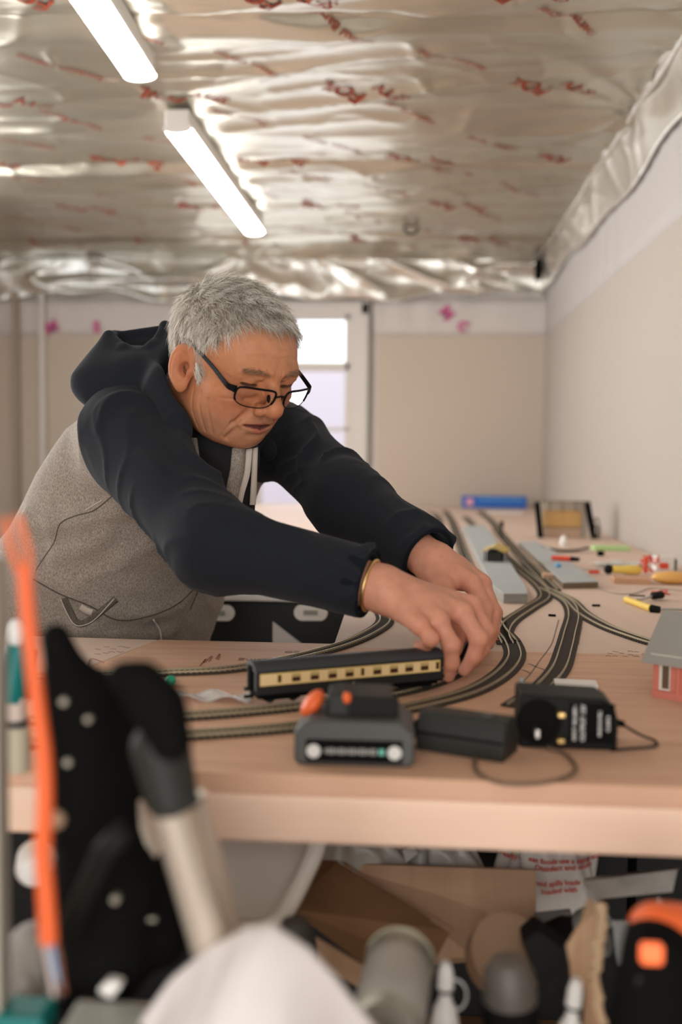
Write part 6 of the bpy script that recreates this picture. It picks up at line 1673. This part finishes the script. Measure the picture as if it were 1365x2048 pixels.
# black and orange cordless tool standing at the right
o = thing('cordless_tool', 'black cordless tool with orange top and glowing orange switch', 'power tool', tuple(at_y(1305, 1905, 0.66))); O = np.array(o.location)
def tool_sdf(P):
    P = P.astype(F32)
    d = sd_cap(P, at_y(1310, 1915, 0.67), at_y(1300, 2100, 0.66), 0.0225, 0.030)
    d = smin(d, sd_cap(P, at_y(1315, 1880, 0.69), at_y(1420, 1890, 0.70), 0.022, 0.024), 0.01)
    return d
V, Q = surface(tool_sdf, O - np.array([0.06, 0.06, 0.30]), O + np.array([0.13, 0.10, 0.06]), 0.004)
V[:, 2] = np.maximum(V[:, 2], 0.6505); mesh_from('tool_body', V - O, Q, M['black_matt'], o)
V, Q = surface(lambda P: smax(sd_cap(P.astype(F32), at_y(1316, 1868, 0.69), at_y(1420, 1880, 0.70), 0.0215, 0.023), -(P[:, 2] - float(at_y(1300, 1866, 0.68)[2])).astype(F32), 0.003), O - 0.08, O + np.array([0.13, 0.12, 0.09]), 0.003)
mesh_from('orange_top', V - O, Q, M['orange'], o)
sw = at_y(1304, 1907, 0.645) - O
MB().box(tuple(sw), (px_r(46, 0.645), 0.008, px_r(42, 0.645))).build('lit_switch', mat('lit_orange_switch', (0.85, 0.16, 0.05), 0.4, emit=((1.0, 0.18, 0.06), 0.8)), o, bevel=0.003, seg=3)
MB().box((sw[0]+0.001, sw[1]+0.006, sw[2]-0.022), (0.018, 0.004, 0.006)).build('grip_rib', M['black_soft'], o, bevel=0.001)

# white cloth mound in the foreground
def cloth(u, v):
    px = 240 + 600*u; 
    top = np.interp(px, [240, 280, 330, 400, 470, 520, 600, 660, 700, 760, 840], [2100, 2040, 1960, 1895, 1858, 1852, 1900, 1955, 2000, 2060, 2110])
    y = 0.60 - 0.22*v**1.3 + 0.02*math.sin(u*7)*v
    a = at_y(px, float(top), 0.60)
    z = a[2] - 0.20*v**1.7 - 0.004*math.sin(u*23 + v*6)*v - 0.006*math.sin(u*11 - v*9)*v
    x = a[0]*(1 - 0.10*v) + 0.008*math.sin(v*8+u*4)
    return (x, y, max(z, 0.652))
o = thing('white_cloth', 'soft white cloth heaped in the foreground', 'cloth', tuple(at_y(520, 1960, 0.55))); O = Vector(o.location)
M['cloth_white'] = mat('white_cotton', (0.80, 0.735, 0.72), 0.95, bump=(60, 0.2))
MB().sheet(lambda u, v: tuple(Vector(cloth(u, v)) - O), 70, 40, 0.003).build('cloth_front', M['cloth_white'], o, smooth=True)
def cloth_b(u, v):
    p = cloth(u, 0); return (p[0], p[1] + 0.16*v, max(0.652, p[2] - 0.26*v**1.3))
MB().sheet(lambda u, v: tuple(Vector(cloth_b(u, v)) - O), 70, 16, 0.003).build('cloth_back', M['cloth_white'], o, smooth=True)

# ------------------------------------------------------------------ black saw with metal tubes at the left
M['tube'] = mat('brushed_aluminium_tube', (0.62, 0.54, 0.45), 0.38, metal=0.55)
o = thing('metal_tube_tool', 'black headed tool with pale aluminium tubes leaning in the foreground', 'tool', tuple(at_y(350, 1700, 0.60))); O = np.array(o.location)
A, B = at_y(338, 1600, 0.60), at_y(442, 1960, 0.62)
MB().cyl(A-O, B-O, px_r(43, 0.6), 32).build('wide_tube', M['tube'], o, smooth='auto')
MB().cyl(A-O+(B-A)*0.86, B-O-(B-A)*0.02, px_r(45, 0.6), 32).build('tube_collar', M['tube'], o, smooth='auto')
A2, B2 = at_y(388, 1590, 0.64), at_y(470, 1900, 0.66)
MB().cyl(A2-O, B2-O, px_r(25, 0.64), 24).build('slim_tube', M['tube'], o, smooth='auto')
A3, B3 = at_y(262, 1600, 0.66), at_y(302, 1705, 0.67)
MB().cyl(A3-O, B3-O, px_r(24, 0.66), 20).build('short_tube', M['tube'], o, smooth='auto')
def head_f(P):
    P = P.astype(F32); y = 0.60
    d = sd_cap(P, at_y(320, 1495, y), at_y(346, 1600, y), px_r(60, y), px_r(54, y))
    d = smin(d, sd_cap(P, at_y(352, 1500, y+0.02), at_y(368, 1585, y+0.02), px_r(34, y), px_r(30, y)), 0.006)
    d = smax(d, cut_plane(P, at_y(352, 1618, y), (at_y(442, 1960, 0.62)-at_y(338, 1600, y))/np.linalg.norm(at_y(442, 1960, 0.62)-at_y(338, 1600, y))), 0.004)
    return d
def cap_f(P):
    P = P.astype(F32); y = 0.585
    d = sd_chain(P, [at_y(*p, y) for p in ((244, 1352), (282, 1368), (318, 1415), (342, 1480))], [px_r(k, y) for k in (30, 42, 50, 44)], 0.01)
    return d
for nm, f, mt in (('tool_head', head_f, M['black_soft']), ('rounded_cap', cap_f, M['black_matt'])):
    V, Q = surface(f, O - np.array([0.12, 0.08, 0.08]), O + np.array([0.08, 0.08, 0.18]), 0.0032); mesh_from(nm, V - O, Q, mt, o)
MB().cyl((at_y(388, 1600, 0.57)-O), (at_y(388, 1600, 0.575)-O), 0.004, 12).build('rivet', M['black'], o)
o = thing('black_saw', 'bulky black power saw with silver bolts at the left', 'power tool', tuple(at_y(220, 1700, 0.66))); O = np.array(o.location)
M['bolt'] = mat('dull_bolt', (0.34, 0.31, 0.25), 0.5, metal=0.6)
def saw_f(P):
    P = P.astype(F32); y = 0.66
    g = lambda a, b, ra, rb, dy=0.0: sd_cap(P, at_y(a[0], a[1], y+dy), at_y(b[0], b[1], y+dy), px_r(ra, y), px_r(rb, y))
    d = g((112, 1275), (150, 1400), 30, 55)
    d = smin(d, g((160, 1400), (180, 1600), 66, 78), 0.015)
    d = smin(d, g((215, 1390), (260, 1560), 45, 60, 0.02), 0.015)
    d = smin(d, g((190, 1600), (215, 1760), 82, 95), 0.02)
    d = smin(d, g((215, 1780), (225, 1900), 100, 88), 0.02)
    d = smin(d, g((300, 1760), (322, 1880), 52, 58, 0.02), 0.015)
    d = smin(d, g((200, 1900), (235, 1965), 70, 40), 0.015)
    d = smin(d, g((145, 1960), (150, 2250), 22, 26), 0.01)
    # grooves of the motor housing
    q = P - at_y(220, 1740, y).astype(F32)
    d = d + 0.0022*np.clip(np.sin(q[:, 2]*520 + q[:, 0]*160), 0, 1)*np.clip(1 - np.abs(q[:, 2])/0.035, 0, 1)
    return d
V, Q = surface(saw_f, O - np.array([0.10, 0.08, 0.26]), O + np.array([0.10, 0.10, 0.17]), 0.0036); V[:, 2] = np.maximum(V[:, 2], 0.6505)
mesh_from('saw_body', V - O, Q, M['black_matt'], o)
for (x, y_, r_, mt) in ((178, 1437, 9, 'bolt'), (138, 1523, 10, 'bolt'), (232, 1796, 11, 'bolt'), (130, 1402, 10, 'bolt')):
    p0_ = march(saw_f, [(x, y_)], 0.45)[0]; 
    MB().cyl(p0_-O+np.array([0, 0.003, 0]), p0_-O+np.array([0, -0.004, 0]), px_r(r_, 0.62), 6 if r_ < 15 else 16).build('bolt', M[mt], o, bevel=0.0008)
p0_ = march(saw_f, [(300, 1838)], 0.45)[0]
MB().box(tuple(p0_-O), (px_r(30, .62), 0.004, px_r(9, .62))).build('brass_plate', M['bolt'], o, bevel=0.001)
p0_ = march(saw_f, [(250, 1970)], 0.45)[0]
o2 = tag(MB().tube([at_y(125, 1880, 0.60), at_y(210, 1700, 0.57), at_y(250, 1660, 0.565)], 0.007, 10).build('handle_bar', M['black'], o, smooth=True))
o2.location = -Vector(O)
MB().ball(tuple(at_y(112, 1640, 0.585)-O), px_r(19, 0.585), 14).build('knob', mat('beige_knob', (0.60, 0.42, 0.28), 0.5), o, smooth=True)
slab_on([(192, 1985, 0.62), (215, 1962, 0.62), (245, 1970, 0.62), (222, 2002, 0.62)], 0.01, 'white_guard', M['white_plastic'], o, tuple(O), bevel=0.002)

# orange cable hanging at the left, its cores bared at the lower end
o = thing('orange_cable', 'orange cable hanging at the left with bare blue and brown cores', 'cable', tuple(at_y(85, 1500, 0.56))); O = np.array(o.location)
yy = 0.56
MB().tube([np.array(q)-O for q in spline([at_y(x, y, yy) for x, y in ((48, 1130), (58, 1250), (74, 1400), (88, 1520), (90, 1620), (86, 1700), (92, 1790), (98, 1884))], 8)], [px_r(k, yy) for k in np.linspace(15, 20, 57)], 14).build('cable_sheath', M['orange'], o, smooth=True)
M['orange_thin'] = mat('orange_tape', (0.72, 0.16, 0.05), 0.6)
MB().tube([np.array(q)-O for q in spline([at_y(x, y, yy) for x, y in ((10, 1035), (22, 1095), (40, 1145), (52, 1190))], 8)], px_r(8, yy), 10).build('cable_end', M['orange_thin'], o, smooth=True)
MB().tube([np.array(q)-O for q in spline([at_y(x, y, yy) for x, y in ((36, 1030), (50, 1075), (58, 1120), (56, 1190))], 8)], px_r(8, yy), 10).build('cable_end', M['orange_thin'], o, smooth=True)
for nm, col, pts in (('blue_core', (0.10, 0.30, 0.50), ((102, 1878), (108, 1910), (112, 1940), (120, 1965))), ('brown_core', (0.18, 0.06, 0.03), ((110, 1878), (118, 1915), (122, 1950), (128, 1985))), ('earth_core', (0.55, 0.45, 0.42), ((90, 1880), (96, 1915), (104, 1960), (108, 1990)))):
    MB().tube([np.array(q)-O for q in spline([at_y(x, y, yy) for x, y in pts], 6)], px_r(6, yy), 8).build('cable_core', mat(nm, col, 0.5), o, smooth=True)
# teal tool, white cap and other bits at the left edge, standing on the bench
o = thing('teal_tool', 'teal and black tool with white cap standing at the left end of the bench', 'tool', tuple(at_z(34, 1540, BENCH_Z)) ); O = np.array(o.location)
yb = float(O[1]) 
def tl(x, y, d=0.0): return at_y(x, y, yb + d) - O
MB().cyl(tl(22, 1400), tl(40, 1290), px_r(28, yb), 20, r2=px_r(24, yb)).build('tool_body', M['teal'], o, smooth='auto')
MB().cyl(tl(46, 1395, 0.01), tl(58, 1300, 0.01), px_r(22, yb), 16).build('black_housing', M['black_matt'], o, smooth='auto')
MB().ball(tuple(tl(32, 1268)), (px_r(18, yb), px_r(18, yb), px_r(32, yb)), 14).build('white_cap', M['white_plastic'], o, smooth=True)
MB().cyl(tl(32, 1440), tl(32, 1395), px_r(20, yb), 16).build('pale_neck', mat('pink_beige_plastic', (0.62, 0.50, 0.43), 0.5), o, smooth='auto')
MB().cyl(tl(34, 1455), tl(34, 1438), px_r(22, yb), 16).build('dark_band', M['grey_soft'], o)
MB().cyl((0, 0, 0), tl(34, 1453), px_r(26, yb), 18).build('base_foot', mat('khaki_plastic', (0.50, 0.44, 0.33), 0.6), o, smooth='auto')
slab_on([(-40, 1495, yb+0.05), (20, 1478, yb+0.05), (40, 1482, yb+0.05), (-20, 1512, yb+0.05)], 0.004, 'trailing_strap', M['label_grey'], o, tuple(O))
# grey upright post at the left border
p = at_y(2, 1850, 0.62)
tag(MB().box((float(p[0])-0.004, 0.62, 0.87), (0.014, 0.02, 0.44)).build('grey_post', mat('grey_post_paint', (0.42, 0.38, 0.32), 0.6), bevel=0.002), 'grey upright strip at the extreme left edge', 'post')
o = thing('white_reel', 'white round cap behind the orange cable under the bench', 'cap reel', tuple(at_y(72, 1727, 0.82)), rot=(PI/2, 0, 0.3))
MB().lathe([(0.002, 0.02), (0.012, 0.019), (0.0165, 0.010), (0.017, -0.012), (0.012, -0.016)], 24).build('reel_body', M['white_plastic'], o, smooth='auto')
MB().cyl((0, 0.0, -0.016), (0, 0.0, -0.08), 0.004, 10).build('reel_stem', M['black_soft'], o)
# bottom left clutter
o = thing('clear_bag', 'clear plastic bag crumpled in the bottom left corner', 'bag', tuple(at_y(80, 1940, 0.70))); O = np.array(o.location)
M['bag_clear'] = mat('hazy_clear_bag', (0.42, 0.38, 0.35), 0.15, alpha=0.8)
def cb(u, v):
    a = 2*PI*u; t = PI*(0.03 + 0.94*v)
    w = 1 + 0.15*math.sin(4*a+2*v) + 0.10*math.sin(9*a+11*v)
    return (0.030*math.sin(t)*math.cos(a)*w, 0.025*math.sin(t)*math.sin(a)*w, -0.034*math.cos(t)*(1+0.1*math.sin(5*a)))
MB().grid(cb, 48, 28).build('bag_film', M['bag_clear'], o, smooth=True)
zl_ = float(O[2])-0.651
MB().box((0, 0, -zl_/2-0.01), (0.05, 0.04, zl_-0.02)).build('bag_contents', M['crate'], o, bevel=0.005)
o = tag(MB().box((0, 0, 0), (0.05, 0.03, 0.02)).build('teal_scrap', M['teal'], bevel=0.004), 'teal plastic scrap at the bottom left corner', 'scrap'); o.location = at_y(28, 2040, 0.62)
MB().box((0, 0, -0.085), (0.03, 0.02, 0.15)).build('scrap_stand', M['crate'], o)
o = thing('parts_tray', 'pale grey parts tray at the bottom edge', 'tray', tuple(at_y(215, 2050, 0.60)))
MB().box((0, 0, -0.02), (0.055, 0.05, 0.045)).build('tray_body', mat('pale_grey_tray', (0.36, 0.36, 0.32), 0.5), o, bevel=0.003)
MB().box((0, 0, -0.10), (0.05, 0.045, 0.12)).build('tray_stand', M['crate'], o)
for nm, px, py, w, lab in (('wood_strip', 60, 1890, 0.012, 'dark wooden strip leaning at bottom left'),):
    A, B = at_y(20, 1960, 0.78), at_y(115, 1790, 0.80)
    tag(MB().cyl(A, B, 0.008, 10).build(nm, M['black_soft'], smooth='auto'), lab, 'strip')
